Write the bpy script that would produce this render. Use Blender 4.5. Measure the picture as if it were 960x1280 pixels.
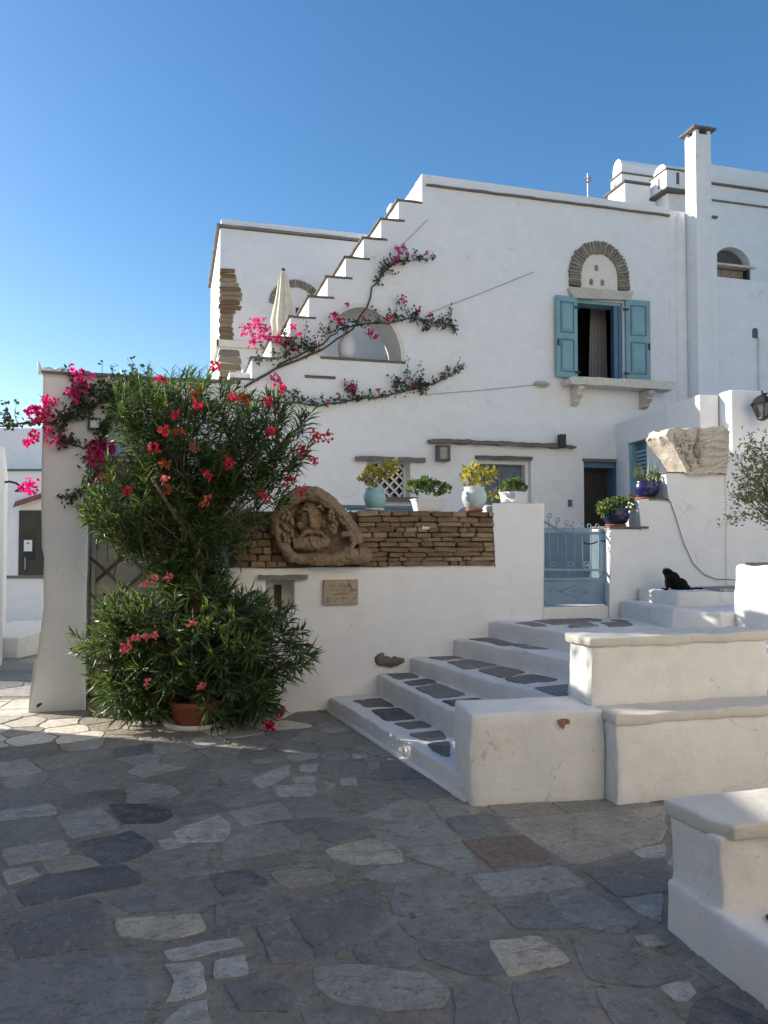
import bpy, bmesh, math, random
from mathutils import Vector, Matrix, noise, geometry
random.seed(7)
R = math.radians
for o in list(bpy.data.objects): bpy.data.objects.remove(o)
scene = bpy.context.scene
col = scene.collection

# ------------------------------------------------------------------ camera, sky, sun, exposure
YAW, PITCH, CAMH, FPX = R(15.3), R(1.8), 1.6, 960.0
cam_d = bpy.data.cameras.new('camera'); cam = bpy.data.objects.new('camera', cam_d); col.objects.link(cam)
cam.location = (0, 0, CAMH); cam.rotation_euler = (R(90) + PITCH, 0, -YAW)
cam_d.sensor_fit = 'HORIZONTAL'; cam_d.sensor_width = 36; cam_d.lens = 36.0
cam_d.clip_start = 0.05; cam_d.clip_end = 2000
scene.camera = cam

SUN_EL, SUN_PHI = R(24), R(31)          # sun stands to the left, a little behind the facade plane
sun_dir = Vector((-math.cos(SUN_PHI) * math.cos(SUN_EL), math.sin(SUN_PHI) * math.cos(SUN_EL), math.sin(SUN_EL)))
world = bpy.data.worlds.new('World'); scene.world = world; world.use_nodes = True
wn = world.node_tree.nodes; wl = world.node_tree.links
bg = wn['Background']; sky = wn.new('ShaderNodeTexSky'); sky.sky_type = 'NISHITA'; sky.sun_disc = False
sky.sun_elevation = SUN_EL; sky.sun_rotation = math.atan2(sun_dir.x, sun_dir.y)
sky.air_density = 1.0; sky.dust_density = 0.6; sky.ozone_density = 1.6; sky.altitude = 50
hsv = wn.new('ShaderNodeHueSaturation'); hsv.inputs['Saturation'].default_value = 1.3; wl.new(sky.outputs[0], hsv.inputs['Color'])
wl.new(hsv.outputs[0], bg.inputs[0]); bg.inputs[1].default_value = 0.122
sl = bpy.data.lights.new('sun', 'SUN'); sl.energy = 5.0; sl.angle = R(0.55); sl.color = (1.0, 0.93, 0.82)
so = bpy.data.objects.new('sun', sl); col.objects.link(so)
so.rotation_euler = sun_dir.to_track_quat('Z', 'Y').to_euler(); so.location = (-20, 10, 20)
scene.view_settings.view_transform = 'Standard'; scene.view_settings.look = 'None'
scene.view_settings.gamma = 1; scene.view_settings.use_curve_mapping = False
scene.view_settings.exposure = 0.70
scene.render.engine = 'CYCLES'
cy = scene.cycles; cy.max_bounces = 6; cy.diffuse_bounces = 4; cy.glossy_bounces = 2; cy.transmission_bounces = 4; cy.transparent_max_bounces = 4; cy.caustics_reflective = False; cy.caustics_refractive = False

# ------------------------------------------------------------------ pixel -> point
FWD = Vector((math.sin(YAW) * math.cos(PITCH), math.cos(YAW) * math.cos(PITCH), math.sin(PITCH)))
RGT = Vector((math.cos(YAW), -math.sin(YAW), 0)); UPV = RGT.cross(FWD)
ORG = Vector((0, 0, CAMH))
def ray(px, py): return FWD + RGT * ((px - 480) / FPX) + UPV * ((640 - py) / FPX)
class Plane:
    def __init__(s, p0, n): s.p0 = Vector(p0); s.n = Vector(n).normalized()
    def pt(s, px, py):
        d = ray(px, py); return ORG + d * ((s.p0 - ORG).dot(s.n) / d.dot(s.n))
def YP(y): return Plane((0, y, 0), (0, -1, 0))
def ZP(z): return Plane((0, 0, z), (0, 0, 1))
def C(X, Z): return (X * math.cos(YAW) + Z * math.sin(YAW), -X * math.sin(YAW) + Z * math.cos(YAW))
def at(px, py, Zc): return ORG + ray(px, py) * Zc          # a point at camera depth Zc
def proj(p):
    d = Vector(p) - ORG; z = d.dot(FWD); return 480 + FPX * d.dot(RGT) / z, 640 - FPX * d.dot(UPV) / z, z

# ------------------------------------------------------------------ materials
def ramp(nt, fac, stops):
    r = nt.nodes.new('ShaderNodeValToRGB'); e = r.color_ramp.elements
    while len(e) < len(stops): e.new(0.5)
    for i, (p, c) in enumerate(stops): e[i].position = p; e[i].color = (*c, 1) if len(c) == 3 else c
    nt.links.new(fac, r.inputs[0]); return r.outputs[0]
def nz(nt, vec, scale, detail=4, rough=0.55, dist=0.0):
    n = nt.nodes.new('ShaderNodeTexNoise'); n.inputs['Scale'].default_value = scale
    n.inputs['Detail'].default_value = detail; n.inputs['Roughness'].default_value = rough; n.inputs['Distortion'].default_value = dist
    if vec is not None: nt.links.new(vec, n.inputs['Vector'])
    return n.outputs[0]
def base(name):
    m = bpy.data.materials.new(name); m.use_nodes = True; nt = m.node_tree
    return m, nt, nt.nodes['Principled BSDF']
def pos(nt, scale=(1, 1, 1)):
    g = nt.nodes.new('ShaderNodeNewGeometry'); mp = nt.nodes.new('ShaderNodeMapping'); mp.inputs['Scale'].default_value = scale
    nt.links.new(g.outputs['Position'], mp.inputs[0]); return mp.outputs[0]
def mixc(nt, fac, a, b, mode='MIX'):
    n = nt.nodes.new('ShaderNodeMix'); n.data_type = 'RGBA'; n.blend_type = mode
    for k, v in ((0, fac), (6, a), (7, b)):
        if isinstance(v, (int, float)): n.inputs[k].default_value = v
        elif isinstance(v, tuple): n.inputs[k].default_value = (*v, 1)
        else: nt.links.new(v, n.inputs[k])
    return n.outputs[2]
def bump(nt, bs, layers):
    prev = None
    for h, strength, dist in layers:
        b = nt.nodes.new('ShaderNodeBump'); b.inputs['Strength'].default_value = strength; b.inputs['Distance'].default_value = dist
        nt.links.new(h, b.inputs['Height'])
        if prev: nt.links.new(prev, b.inputs['Normal'])
        prev = b.outputs[0]
    nt.links.new(prev, bs.inputs['Normal'])
def simple(name, c, rough=0.6, var=0.25, scale=8, bumps=0.15, metal=0, bd=0.004):
    m, nt, bs = base(name); v = pos(nt)
    f = nz(nt, v, scale, 5)
    d = tuple(max(0, x * (1 - var)) for x in c); u = tuple(min(1, x * (1 + var)) for x in c)
    cc = ramp(nt, f, [(0.3, d), (0.7, u)])
    oi = nt.nodes.new('ShaderNodeObjectInfo')
    b2 = nt.nodes.new('ShaderNodeMapRange'); nt.links.new(oi.outputs['Random'], b2.inputs[0]); b2.inputs[3].default_value = 1 - var * 0.5; b2.inputs[4].default_value = 1 + var * 0.5
    vm = nt.nodes.new('ShaderNodeVectorMath'); vm.operation = 'SCALE'; nt.links.new(cc, vm.inputs[0]); nt.links.new(b2.outputs[0], vm.inputs['Scale'])
    nt.links.new(vm.outputs[0], bs.inputs['Base Color'])
    bs.inputs['Roughness'].default_value = rough; bs.inputs['Metallic'].default_value = metal
    if bumps: bump(nt, bs, [(nz(nt, v, scale * 6, 4), bumps, bd)])
    return m
def plaster(name, c=(0.80, 0.795, 0.78), grime=0.5, chips=False):
    m, nt, bs = base(name); v = pos(nt); vh = pos(nt, (0.6, 0.6, 5.0))
    big = nz(nt, v, 0.9, 3); mid = nz(nt, v, 6, 4); hs = nz(nt, vh, 2.2, 4, 0.6); fine = nz(nt, v, 60, 2)
    k = 0.055 * (0.6 + grime)
    lo = tuple(x * (1 - 1.6 * k) for x in c); hi = tuple(min(.9, x * (1 + 0.5 * k)) for x in c)
    cc = ramp(nt, mid, [(0.25, lo), (0.6, c), (0.85, hi)])
    cc = mixc(nt, ramp(nt, big, [(0.42, (0, 0, 0)), (0.75, (0.35 * grime,) * 3)]), cc, (c[0] * .88, c[1] * .85, c[2] * .78))
    pt = nz(nt, pos(nt, (1, 1, 1.3)), 1.7, 4, 0.62, 1.4)
    cc = mixc(nt, ramp(nt, pt, [(0.50, (0, 0, 0)), (0.53, (0.55,) * 3)]), cc, tuple(x * .945 for x in c))
    cc = mixc(nt, ramp(nt, hs, [(0.52, (0, 0, 0)), (0.72, (0.4,) * 3)]), cc, tuple(x * .92 for x in c))
    vo = nt.nodes.new('ShaderNodeTexVoronoi'); vo.feature = 'DISTANCE_TO_EDGE'; vo.inputs['Scale'].default_value = 0.8
    vd = nt.nodes.new('ShaderNodeVectorMath'); vd.operation = 'ADD'; nt.links.new(v, vd.inputs[0])
    nn = nt.nodes.new('ShaderNodeTexNoise'); nn.inputs['Scale'].default_value = 2.6; nn.inputs['Detail'].default_value = 4; nt.links.new(v, nn.inputs['Vector']); nt.links.new(nn.outputs['Color'], vd.inputs[1]); nt.links.new(vd.outputs[0], vo.inputs['Vector'])
    ck = mixc(nt, 1.0, ramp(nt, vo.outputs[0], [(0.0, (1, 1, 1)), (0.006, (0, 0, 0))]), ramp(nt, pt, [(0.52, (0, 0, 0)), (0.60, (0.5,) * 3)]), 'MULTIPLY')
    cc = mixc(nt, ck, cc, (0.36, 0.34, 0.31))
    # weather specks and scuffs with their own shape
    sp = nz(nt, pos(nt, (1, 1, 1.6)), 17, 4, 0.7, 0.6)
    cc = mixc(nt, ramp(nt, sp, [(0.70, (0, 0, 0)), (0.80, (0.30 * grime,) * 3)]), cc, (0.42, 0.38, 0.32))
    if chips:
        ch = nz(nt, v, 5.5, 7, 0.66, 0.8)
        cc = mixc(nt, ramp(nt, ch, [(0.645, (0, 0, 0)), (0.69, (0.6,) * 3)]), cc, (0.45, 0.40, 0.33))
        sc_ = nz(nt, pos(nt, (1.6, 1.6, .5)), 13, 7, 0.72, 1.5)
        cc = mixc(nt, ramp(nt, sc_, [(0.62, (0, 0, 0)), (0.70, (0.35,) * 3)]), cc, (0.50, 0.46, 0.39))
    nt.links.new(cc, bs.inputs['Base Color']); bs.inputs['Roughness'].default_value = 0.92
    bs.inputs['Specular IOR Level'].default_value = 0.2
    bump(nt, bs, [(big, 0.25, 0.08), (hs, 0.26, 0.016), (mid, 0.26, 0.009), (fine, 0.25, 0.003)] + ([(nz(nt, v, 28, 3, .65), 0.45, 0.008)] if chips else []))
    return m
def stone(name, c, c2, rough=0.7, sc=3.0, spec=0.4, vein=0.0, pits=0.25, wear=0.0):
    m, nt, bs = base(name)
    oi = nt.nodes.new('ShaderNodeObjectInfo'); g = nt.nodes.new('ShaderNodeNewGeometry')
    off = nt.nodes.new('ShaderNodeVectorMath'); off.operation = 'ADD'
    comb = nt.nodes.new('ShaderNodeCombineXYZ'); mu = nt.nodes.new('ShaderNodeMath'); mu.operation = 'MULTIPLY'; mu.inputs[1].default_value = 37.0
    nt.links.new(oi.outputs['Random'], mu.inputs[0]); nt.links.new(mu.outputs[0], comb.inputs[0]); nt.links.new(mu.outputs[0], comb.inputs[2])
    nt.links.new(g.outputs['Position'], off.inputs[0]); nt.links.new(comb.outputs[0], off.inputs[1])
    v = off.outputs[0]
    a = nz(nt, v, sc, 4, 0.65, 0.6); b = nz(nt, v, sc * 7, 4, 0.7); f = nz(nt, v, 90, 2)
    cc = ramp(nt, a, [(0.3, c), (0.7, c2)])
    cc = mixc(nt, 0.55, cc, ramp(nt, b, [(0.3, tuple(x * .68 for x in c)), (0.72, tuple(min(1, x * 1.25) for x in c2))]))
    if pits:
        cc = mixc(nt, ramp(nt, nz(nt, v, 38, 3, 0.7), [(0.64, (0, 0, 0)), (0.72, (pits * 2.2,) * 3)]), cc, tuple(x * .3 for x in c))
    br = nt.nodes.new('ShaderNodeMapRange'); nt.links.new(oi.outputs['Random'], br.inputs[0]); br.inputs[3].default_value = .80; br.inputs[4].default_value = 1.20
    vm = nt.nodes.new('ShaderNodeVectorMath'); vm.operation = 'SCALE'; nt.links.new(cc, vm.inputs[0]); nt.links.new(br.outputs[0], vm.inputs['Scale'])
    fin = vm.outputs[0]
    if wear:
        w = pos(nt)
        fin = mixc(nt, wear, fin, ramp(nt, nz(nt, w, 1.1, 4, 0.62, 0.5), [(0.30, (0.42, 0.40, 0.38)), (0.5, (0.5, 0.5, 0.5)), (0.70, (0.62, 0.61, 0.59))]), 'OVERLAY')
        fin = mixc(nt, ramp(nt, nz(nt, w, 3.2, 5, 0.74, 0.6), [(0.48, (0, 0, 0)), (0.62, (wear * .62,) * 3)]), fin, (0.23, 0.215, 0.185))
        fin = mixc(nt, ramp(nt, nz(nt, pos(nt, (1, 2.2, 1)), 7, 5, 0.78, 1.6), [(0.54, (0, 0, 0)), (0.66, (wear * .75,) * 3)]), fin, (0.055, 0.052, 0.048))
        fin = mixc(nt, ramp(nt, nz(nt, pos(nt, (2.0, 1, 1)), 15, 4, 0.78, 1.0), [(0.56, (0, 0, 0)), (0.66, (wear * .6,) * 3)]), fin, (0.36, 0.345, 0.31))
        fin = mixc(nt, ramp(nt, nz(nt, w, 55, 2, 0.6), [(0.60, (0, 0, 0)), (0.70, (wear * .6,) * 3)]), fin, (0.05, 0.047, 0.042))
    nt.links.new(fin, bs.inputs['Base Color'])
    rr = ramp(nt, b, [(0.3, (rough - .12,) * 3), (0.7, (min(1, rough + .12),) * 3)]); nt.links.new(rr, bs.inputs['Roughness'])
    bs.inputs['Specular IOR Level'].default_value = spec
    bump(nt, bs, [(a, 0.6, 0.02), (b, 0.7, 0.010), (f, 0.35, 0.002)] + ([(nz(nt, pos(nt), 22, 4, .7), 0.6, 0.006)] if wear else []))
    return m
def leafmat(name, c, c2, trans=0.35, rough=0.45):
    m, nt, bs = base(name); g = nt.nodes.new('ShaderNodeNewGeometry')
    cc = ramp(nt, g.outputs['Random Per Island'], [(0.0, c), (0.94, c2), (1.0, tuple(min(1, x * k) for x, k in zip(c2, (2.6, 1.7, 1.2))))] if c2[1] > c2[0] else [(0.0, c), (1.0, c2)])
    nt.links.new(cc, bs.inputs['Base Color']); bs.inputs['Roughness'].default_value = rough
    tr = nt.nodes.new('ShaderNodeBsdfTranslucent'); mx = nt.nodes.new('ShaderNodeMixShader'); mx.inputs[0].default_value = trans
    hs = nt.nodes.new('ShaderNodeHueSaturation'); hs.inputs['Value'].default_value = 2.0; hs.inputs['Hue'].default_value = 0.485; hs.inputs['Saturation'].default_value = 1.1
    nt.links.new(cc, hs.inputs['Color']); nt.links.new(hs.outputs[0], tr.inputs[0])
    nt.links.new(bs.outputs[0], mx.inputs[1]); nt.links.new(tr.outputs[0], mx.inputs[2])
    nt.links.new(mx.outputs[0], nt.nodes['Material Output'].inputs[0]); return m
M = {}
M['plaster'] = plaster('white_plaster', (0.81, 0.80, 0.785), grime=0.12)
M['plaster_old'] = plaster('worn_white_plaster', (0.79, 0.775, 0.745), 0.9, True)
M['coping'] = plaster('worn_coping', (0.66, 0.625, 0.56), 1.1, True)
M['plaster_cream'] = plaster('cream_plaster', (0.76, 0.71, 0.62), 0.4)
M['plaster_bounce'] = plaster('cream_bounce_plaster', (0.80, 0.71, 0.58), 0.2)
M['slate'] = stone('slate', (0.085, 0.085, 0.085), (0.17, 0.165, 0.155), 0.75, 5)
M['slate_edge'] = stone('slate_edge', (0.10, 0.095, 0.085), (0.22, 0.20, 0.18), 0.85, 9)
M['brown'] = stone('brown_schist', (0.115, 0.075, 0.042), (0.25, 0.165, 0.095), 0.85, 7)
M['brown2'] = stone('pale_brown_schist', (0.18, 0.13, 0.08), (0.34, 0.25, 0.16), 0.85, 7)
M['brown_mortar'] = simple('brown_mortar', (0.135, 0.098, 0.066), 0.95, 0.3, 20, 0.5, bd=0.01)
M['arch'] = stone('arch_schist', (0.17, 0.148, 0.115), (0.33, 0.285, 0.22), 0.85, 9)
M['marble'] = stone('cream_marble', (0.52, 0.46, 0.37), (0.68, 0.62, 0.52), 0.7, 6, pits=0.1)
M['plaque'] = stone('plaque_stone', (0.30, 0.24, 0.17), (0.46, 0.38, 0.28), 0.8, 14)
M['carved'] = stone('carved_marble', (0.42, 0.36, 0.29), (0.66, 0.60, 0.51), 0.8, 9, pits=0.35)
M['relief'] = stone('carved_brown', (0.15, 0.10, 0.058), (0.42, 0.30, 0.19), 0.75, 11, pits=0.3)
M['mortar'] = stone('paving_mortar', (0.175, 0.158, 0.130), (0.285, 0.258, 0.214), 0.85, 1.3, 0.25, wear=0.8)
PAV = {
 'D': stone('paving_dark_slate', (0.070, 0.076, 0.084), (0.110, 0.116, 0.125), 0.6, 2.5, pits=0.05, wear=0.8),
 'S': stone('paving_slate', (0.140, 0.138, 0.133), (0.240, 0.232, 0.216), 0.65, 2.2, pits=0.12, wear=0.8),
 'G': stone('paving_grey', (0.195, 0.184, 0.162), (0.315, 0.296, 0.262), 0.72, 2.4, pits=0.2, wear=0.8),
 'L': stone('paving_light', (0.30, 0.29, 0.263), (0.46, 0.44, 0.40), 0.75, 3, pits=0.25, wear=0.8),
 'B': stone('paving_beige', (0.30, 0.265, 0.205), (0.46, 0.41, 0.33), 0.8, 4, pits=0.4, wear=0.8),
 'W': stone('paving_sun_strip', (0.58, 0.53, 0.44), (0.74, 0.69, 0.60), 0.85, 3, pits=0.1, wear=0.25),  # pale beige stone, brightened so its colour carries the sun strip
 'R': stone('paving_rust', (0.15, 0.105, 0.078), (0.23, 0.17, 0.13), 0.8, 3, pits=0.2, wear=0.8)}
M['blue'] = simple('pale_blue_paint', (0.20, 0.35, 0.38), 0.5, 0.10, 5, 0.12)
M['blue_dark'] = simple('deep_blue_paint', (0.085, 0.16, 0.24), 0.5, 0.12, 5, 0.1)
M['blue_grey'] = simple('grey_blue_paint', (0.185, 0.28, 0.37), 0.5, 0.10, 6, 0.1)
M['door_grey'] = simple('slate_blue_door_paint', (0.11, 0.155, 0.19), 0.5, 0.12, 6, 0.1)
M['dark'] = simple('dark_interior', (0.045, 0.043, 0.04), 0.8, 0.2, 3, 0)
M['dark_wood'] = simple('dark_wood', (0.035, 0.026, 0.02), 0.5, 0.3, 14, 0.2)
M['old_wood'] = simple('weathered_wood', (0.24, 0.19, 0.14), 0.8, 0.4, 22, 0.5)
M['white_paint'] = simple('white_paint', (0.74, 0.74, 0.73), 0.5, 0.05, 8, 0.08)
M['black'] = simple('black_metal', (0.018, 0.018, 0.02), 0.45, 0.2, 10, 0.1)
M['grey_metal'] = simple('grey_metal', (0.28, 0.28, 0.28), 0.5, 0.15, 10, 0.1, 0.6)
M['terracotta'] = simple('terracotta', (0.33, 0.105, 0.052), 0.8, 0.2, 12, 0.2)
M['aqua'] = simple('aqua_glaze', (0.26, 0.46, 0.47), 0.4, 0.12, 9, 0.12)
M['pale_aqua'] = simple('pale_aqua_glaze', (0.46, 0.55, 0.56), 0.45, 0.12, 9, 0.12)
M['cobalt'] = simple('cobalt_glaze', (0.012, 0.016, 0.07), 0.2, 0.25, 6, 0.05)
M['white_pot'] = simple('white_pot', (0.66, 0.66, 0.66), 0.6, 0.06, 10, 0.1)
M['soil'] = simple('soil', (0.05, 0.035, 0.022), 0.95, 0.4, 30, 0.6)
M['canvas'] = simple('cream_canvas', (0.66, 0.60, 0.50), 0.9, 0.08, 10, 0.2)
M['curtain'] = simple('white_curtain', (0.42, 0.41, 0.40), 0.9, 0.05, 10, 0.1)
M['cat'] = simple('black_fur', (0.006, 0.0055, 0.005), 0.85, 0.3, 60, 0.5); M['cat'].node_tree.nodes['Principled BSDF'].inputs['Specular IOR Level'].default_value = 0.15
M['bark'] = simple('bark', (0.16, 0.115, 0.075), 0.9, 0.35, 25, 0.6)
M['vine_bark'] = simple('vine_bark', (0.10, 0.08, 0.06), 0.9, 0.35, 25, 0.5)
M['cable'] = simple('cable', (0.06, 0.055, 0.05), 0.6, 0.1, 10, 0)
M['awning'] = simple('red_awning', (0.34, 0.10, 0.07), 0.8, 0.15, 10, 0.2)
M['paper'] = simple('paper', (0.75, 0.75, 0.74), 0.8, 0.03, 10, 0)
M['red_patch'] = simple('bare_red_patch', (0.30, 0.15, 0.11), 0.9, 0.35, 60, 0.5)
M['oleander'] = leafmat('oleander_leaf', (0.020, 0.045, 0.013), (0.090, 0.145, 0.040), 0.42, 0.42)
M['bleaf'] = leafmat('bougainvillea_leaf', (0.020, 0.034, 0.013), (0.07, 0.095, 0.034), 0.3)
M['olive'] = leafmat('small_tree_leaf', (0.035, 0.052, 0.025), (0.13, 0.155, 0.085), 0.3)
M['green'] = leafmat('pot_leaf', (0.04, 0.085, 0.022), (0.12, 0.19, 0.05), 0.35)
M['yellow'] = leafmat('variegated_leaf', (0.16, 0.18, 0.035), (0.52, 0.45, 0.08), 0.35)
M['aloe'] = leafmat('aloe_leaf', (0.06, 0.10, 0.05), (0.14, 0.18, 0.10), 0.15)
M['pink'] = leafmat('bougainvillea_bract', (0.42, 0.022, 0.11), (0.66, 0.07, 0.19), 0.4, 0.6)
M['red'] = leafmat('oleander_petal', (0.34, 0.010, 0.022), (0.58, 0.035, 0.06), 0.35, 0.6)
M['rose'] = leafmat('oleander_pink_petal', (0.62, 0.13, 0.14), (0.85, 0.26, 0.26), 0.35, 0.6)
M['dried'] = leafmat('dried_flower', (0.16, 0.035, 0.012), (0.34, 0.09, 0.03), 0.2, 0.8)
gm, nt, bs = base('lamp_glass'); bs.inputs['Transmission Weight'].default_value = 0.85; bs.inputs['Roughness'].default_value = 0.15; bs.inputs['Base Color'].default_value = (.85, .88, .88, 1); M['glass'] = gm
gm, nt, bs = base('window_glass'); bs.inputs['Base Color'].default_value = (.02, .022, .025, 1); bs.inputs['Roughness'].default_value = 0.08; M['pane'] = gm

# ------------------------------------------------------------------ mesh builder
class MB:
    def __init__(s): s.v = []; s.f = []
    def add(s, vs, fs):
        b = len(s.v); s.v += [Vector(x) for x in vs]; s.f += [tuple(b + i for i in f) for f in fs]; return s
    def box(s, x0, x1, y0, y1, z0, z1):
        return s.add([(x0, y0, z0), (x1, y0, z0), (x1, y1, z0), (x0, y1, z0), (x0, y0, z1), (x1, y0, z1), (x1, y1, z1), (x0, y1, z1)],
                     [(0, 3, 2, 1), (4, 5, 6, 7), (0, 1, 5, 4), (1, 2, 6, 5), (2, 3, 7, 6), (3, 0, 4, 7)])
    def extr(s, pts, n, d0, d1, holes=()):
        """polygon (with holes) pushed from offset d0 to d1 along n"""
        n = Vector(n).normalized(); loops = [[Vector(p) for p in pts]] + [[Vector(p) for p in h] for h in holes]
        tris = geometry.tessellate_polygon(loops); flat = [p for l in loops for p in l]; N = len(flat)
        vs = [p + n * d1 for p in flat] + [p + n * d0 for p in flat]; fs = []
        for t in tris:
            a, b, c = (flat[i] for i in t)
            if (b - a).cross(c - a).dot(n) < 0: t = (t[0], t[2], t[1])
            fs.append(tuple(t)); fs.append((t[0] + N, t[2] + N, t[1] + N))
        k = 0
        for l in loops:
            m = len(l)
            for i in range(m): fs.append((k + i, k + (i + 1) % m, k + (i + 1) % m + N, k + i + N))
            k += m
        return s.add(vs, fs)
    def ngon(s, pts, n, d0, d1):
        """convex prism, capped with single faces"""
        n = Vector(n).normalized(); pts = [Vector(p) for p in pts]; N = len(pts)
        return s.add([p + n * d1 for p in pts] + [p + n * d0 for p in pts],
                     [tuple(range(N)), tuple(range(2 * N - 1, N - 1, -1))] + [(i, i + N, (i + 1) % N + N, (i + 1) % N) for i in range(N)])
    def tube(s, path, rad, seg=6, cap=True):
        path = [Vector(p) for p in path]; n = len(path)
        if not hasattr(rad, '__len__'): rad = [rad] * n
        prev = None; rings = []; vs = []
        for i, p in enumerate(path):
            t = (path[min(i + 1, n - 1)] - path[max(i - 1, 0)]).normalized()
            if prev is None: a = t.orthogonal().normalized()
            else:
                a = prev - t * prev.dot(t); a = a.normalized() if a.length > 1e-6 else t.orthogonal().normalized()
            prev = a; b = t.cross(a)
            vs += [p + (a * math.cos(2 * math.pi * k / seg) + b * math.sin(2 * math.pi * k / seg)) * rad[i] for k in range(seg)]
        fs = [(i * seg + k, i * seg + (k + 1) % seg, (i + 1) * seg + (k + 1) % seg, (i + 1) * seg + k) for i in range(n - 1) for k in range(seg)]
        if cap: fs += [tuple(range(seg - 1, -1, -1)), tuple((n - 1) * seg + k for k in range(seg))]
        return s.add(vs, fs)
    def lathe(s, c, prof, seg=24, mod=None, cap=True):
        c = Vector(c); vs = []
        for i, (r, z) in enumerate(prof):
            for k in range(seg):
                a = 2 * math.pi * k / seg; rr = r * (mod(a, z) if mod else 1); vs.append(c + Vector((rr * math.cos(a), rr * math.sin(a), z)))
        n = len(prof)
        fs = [(i * seg + k, i * seg + (k + 1) % seg, (i + 1) * seg + (k + 1) % seg, (i + 1) * seg + k) for i in range(n - 1) for k in range(seg)]
        if cap: fs += [tuple(range(seg - 1, -1, -1)), tuple((n - 1) * seg + k for k in range(seg))]
        return s.add(vs, fs)
    def blob(s, c, r, seg=12, ring=8, rot=None):
        c = Vector(c); vs = []; fs = []
        for i in range(ring + 1):
            th = math.pi * i / ring
            for k in range(seg):
                a = 2 * math.pi * k / seg; p = Vector((r[0] * math.sin(th) * math.cos(a), r[1] * math.sin(th) * math.sin(a), r[2] * math.cos(th)))
                if rot: p.rotate(rot)
                vs.append(c + p)
        fs = [(i * seg + k, (i + 1) * seg + k, (i + 1) * seg + (k + 1) % seg, i * seg + (k + 1) % seg) for i in range(ring) for k in range(seg)]
        return s.add(vs, fs)
    def leaf(s, p, d, up, L, w, droop=0.0):
        p = Vector(p); d = Vector(d).normalized(); sd = d.cross(up)
        sd = sd.normalized() if sd.length > 1e-4 else d.orthogonal().normalized(); u = sd.cross(d)
        m = p + d * L * .5 + u * L * .05; t = p + d * L - u * L * droop
        return s.add([p, m + sd * w * .5, t, m - sd * w * .5, m - u * w * .22], [(0, 4, 1), (1, 4, 2), (0, 3, 4), (3, 2, 4)])
orgs = {}
def tag(o, label=None, cat=None, group=None, kind=None):
    if label: o['label'] = label
    if cat: o['category'] = cat
    if group: o['group'] = group
    if kind: o['kind'] = kind
    return o
def thing(name, label, cat, loc=(0, 0, 0), group=None):
    o = bpy.data.objects.new(name, None); col.objects.link(o); o.location = loc; o.empty_display_size = 0.1
    orgs[o.name] = Vector(loc); return tag(o, label, cat, group)
def refine(bm, bevel, seglen, amp, nsc, bang=30, bseg=2):
    bmesh.ops.remove_doubles(bm, verts=bm.verts, dist=1e-5)
    if bevel:
        es = [e for e in bm.edges if len(e.link_faces) == 2 and e.calc_face_angle(0) > R(bang)]
        bmesh.ops.bevel(bm, geom=es, offset=bevel, segments=bseg, affect='EDGES', profile=0.5, clamp_overlap=True)
    if seglen:
        for _ in range(6):
            es = [e for e in bm.edges if e.calc_length() > seglen]
            if not es or len(bm.verts) > 40000: break
            bmesh.ops.subdivide_edges(bm, edges=es, cuts=1, use_grid_fill=True)
            bmesh.ops.triangulate(bm, faces=[f for f in bm.faces if len(f.verts) > 4])
    if amp:
        for v in bm.verts:
            v.co += noise.noise_vector(v.co * nsc) * amp + noise.noise_vector(v.co * nsc * 3.1) * amp * .45 + noise.noise_vector(v.co * nsc * 8.3) * amp * .22
def build(name, mb, mat, parent=None, smooth=False, bevel=0, seglen=0, amp=0, nsc=3.0, origin=None, recalc=False, bseg=2):
    o0 = orgs[parent.name] if parent is not None else Vector(origin or (0, 0, 0))
    me = bpy.data.meshes.new(name); bm = bmesh.new()
    vs = [bm.verts.new(v) for v in mb.v]
    for f in mb.f:
        try: bm.faces.new([vs[i] for i in f])
        except ValueError: pass
    if bevel or seglen or amp: refine(bm, bevel, seglen, amp, nsc, bseg=bseg)
    if recalc: bmesh.ops.recalc_face_normals(bm, faces=bm.faces)
    if smooth:
        for f in bm.faces: f.smooth = True
    for v in bm.verts: v.co -= o0
    bm.to_mesh(me); bm.free()
    me.materials.append(M[mat] if isinstance(mat, str) else mat)
    o = bpy.data.objects.new(name, me); col.objects.link(o)
    if parent is not None: o.parent = parent
    else: o.location = o0
    orgs[o.name] = o0
    if smooth == 'auto':
        me.set_sharp_from_angle(angle=R(40))
    return o
def one(name, label, cat, mb, mat, group=None, **k): return tag(build(name, mb, mat, **k), label, cat, group)
def arc(cx, cy, rx, ry, a0, a1, n): return [(cx + rx * math.cos(R(a0 + (a1 - a0) * i / n)), cy - ry * math.sin(R(a0 + (a1 - a0) * i / n))) for i in range(n + 1)]
def pxs(pl, pts): return [pl.pt(*p) for p in pts]
def rect(x0, y0, x1, y1): return [(x0, y1), (x1, y1), (x1, y0), (x0, y0)]
def slab(mb, pl, pts, d0, d1, holes=()): return mb.extr(pxs(pl, pts), pl.n, d0, d1, [pxs(pl, h) for h in holes])
def wrect(pl, x0, y0, x1, y1):
    """level, upright rectangle in plane pl seen at these pixel bounds (measured along its middle)"""
    xm, ym = (x0 + x1) / 2, (y0 + y1) / 2
    a, b = pl.pt(x0, ym), pl.pt(x1, ym); t, d = pl.pt(xm, y0).z, pl.pt(xm, y1).z
    return [Vector((a.x, a.y, d)), Vector((b.x, b.y, d)), Vector((b.x, b.y, t)), Vector((a.x, a.y, t))]
def wr(mb, pl, b, d0, d1): return mb.extr(wrect(pl, *b), pl.n, d0, d1)

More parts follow.
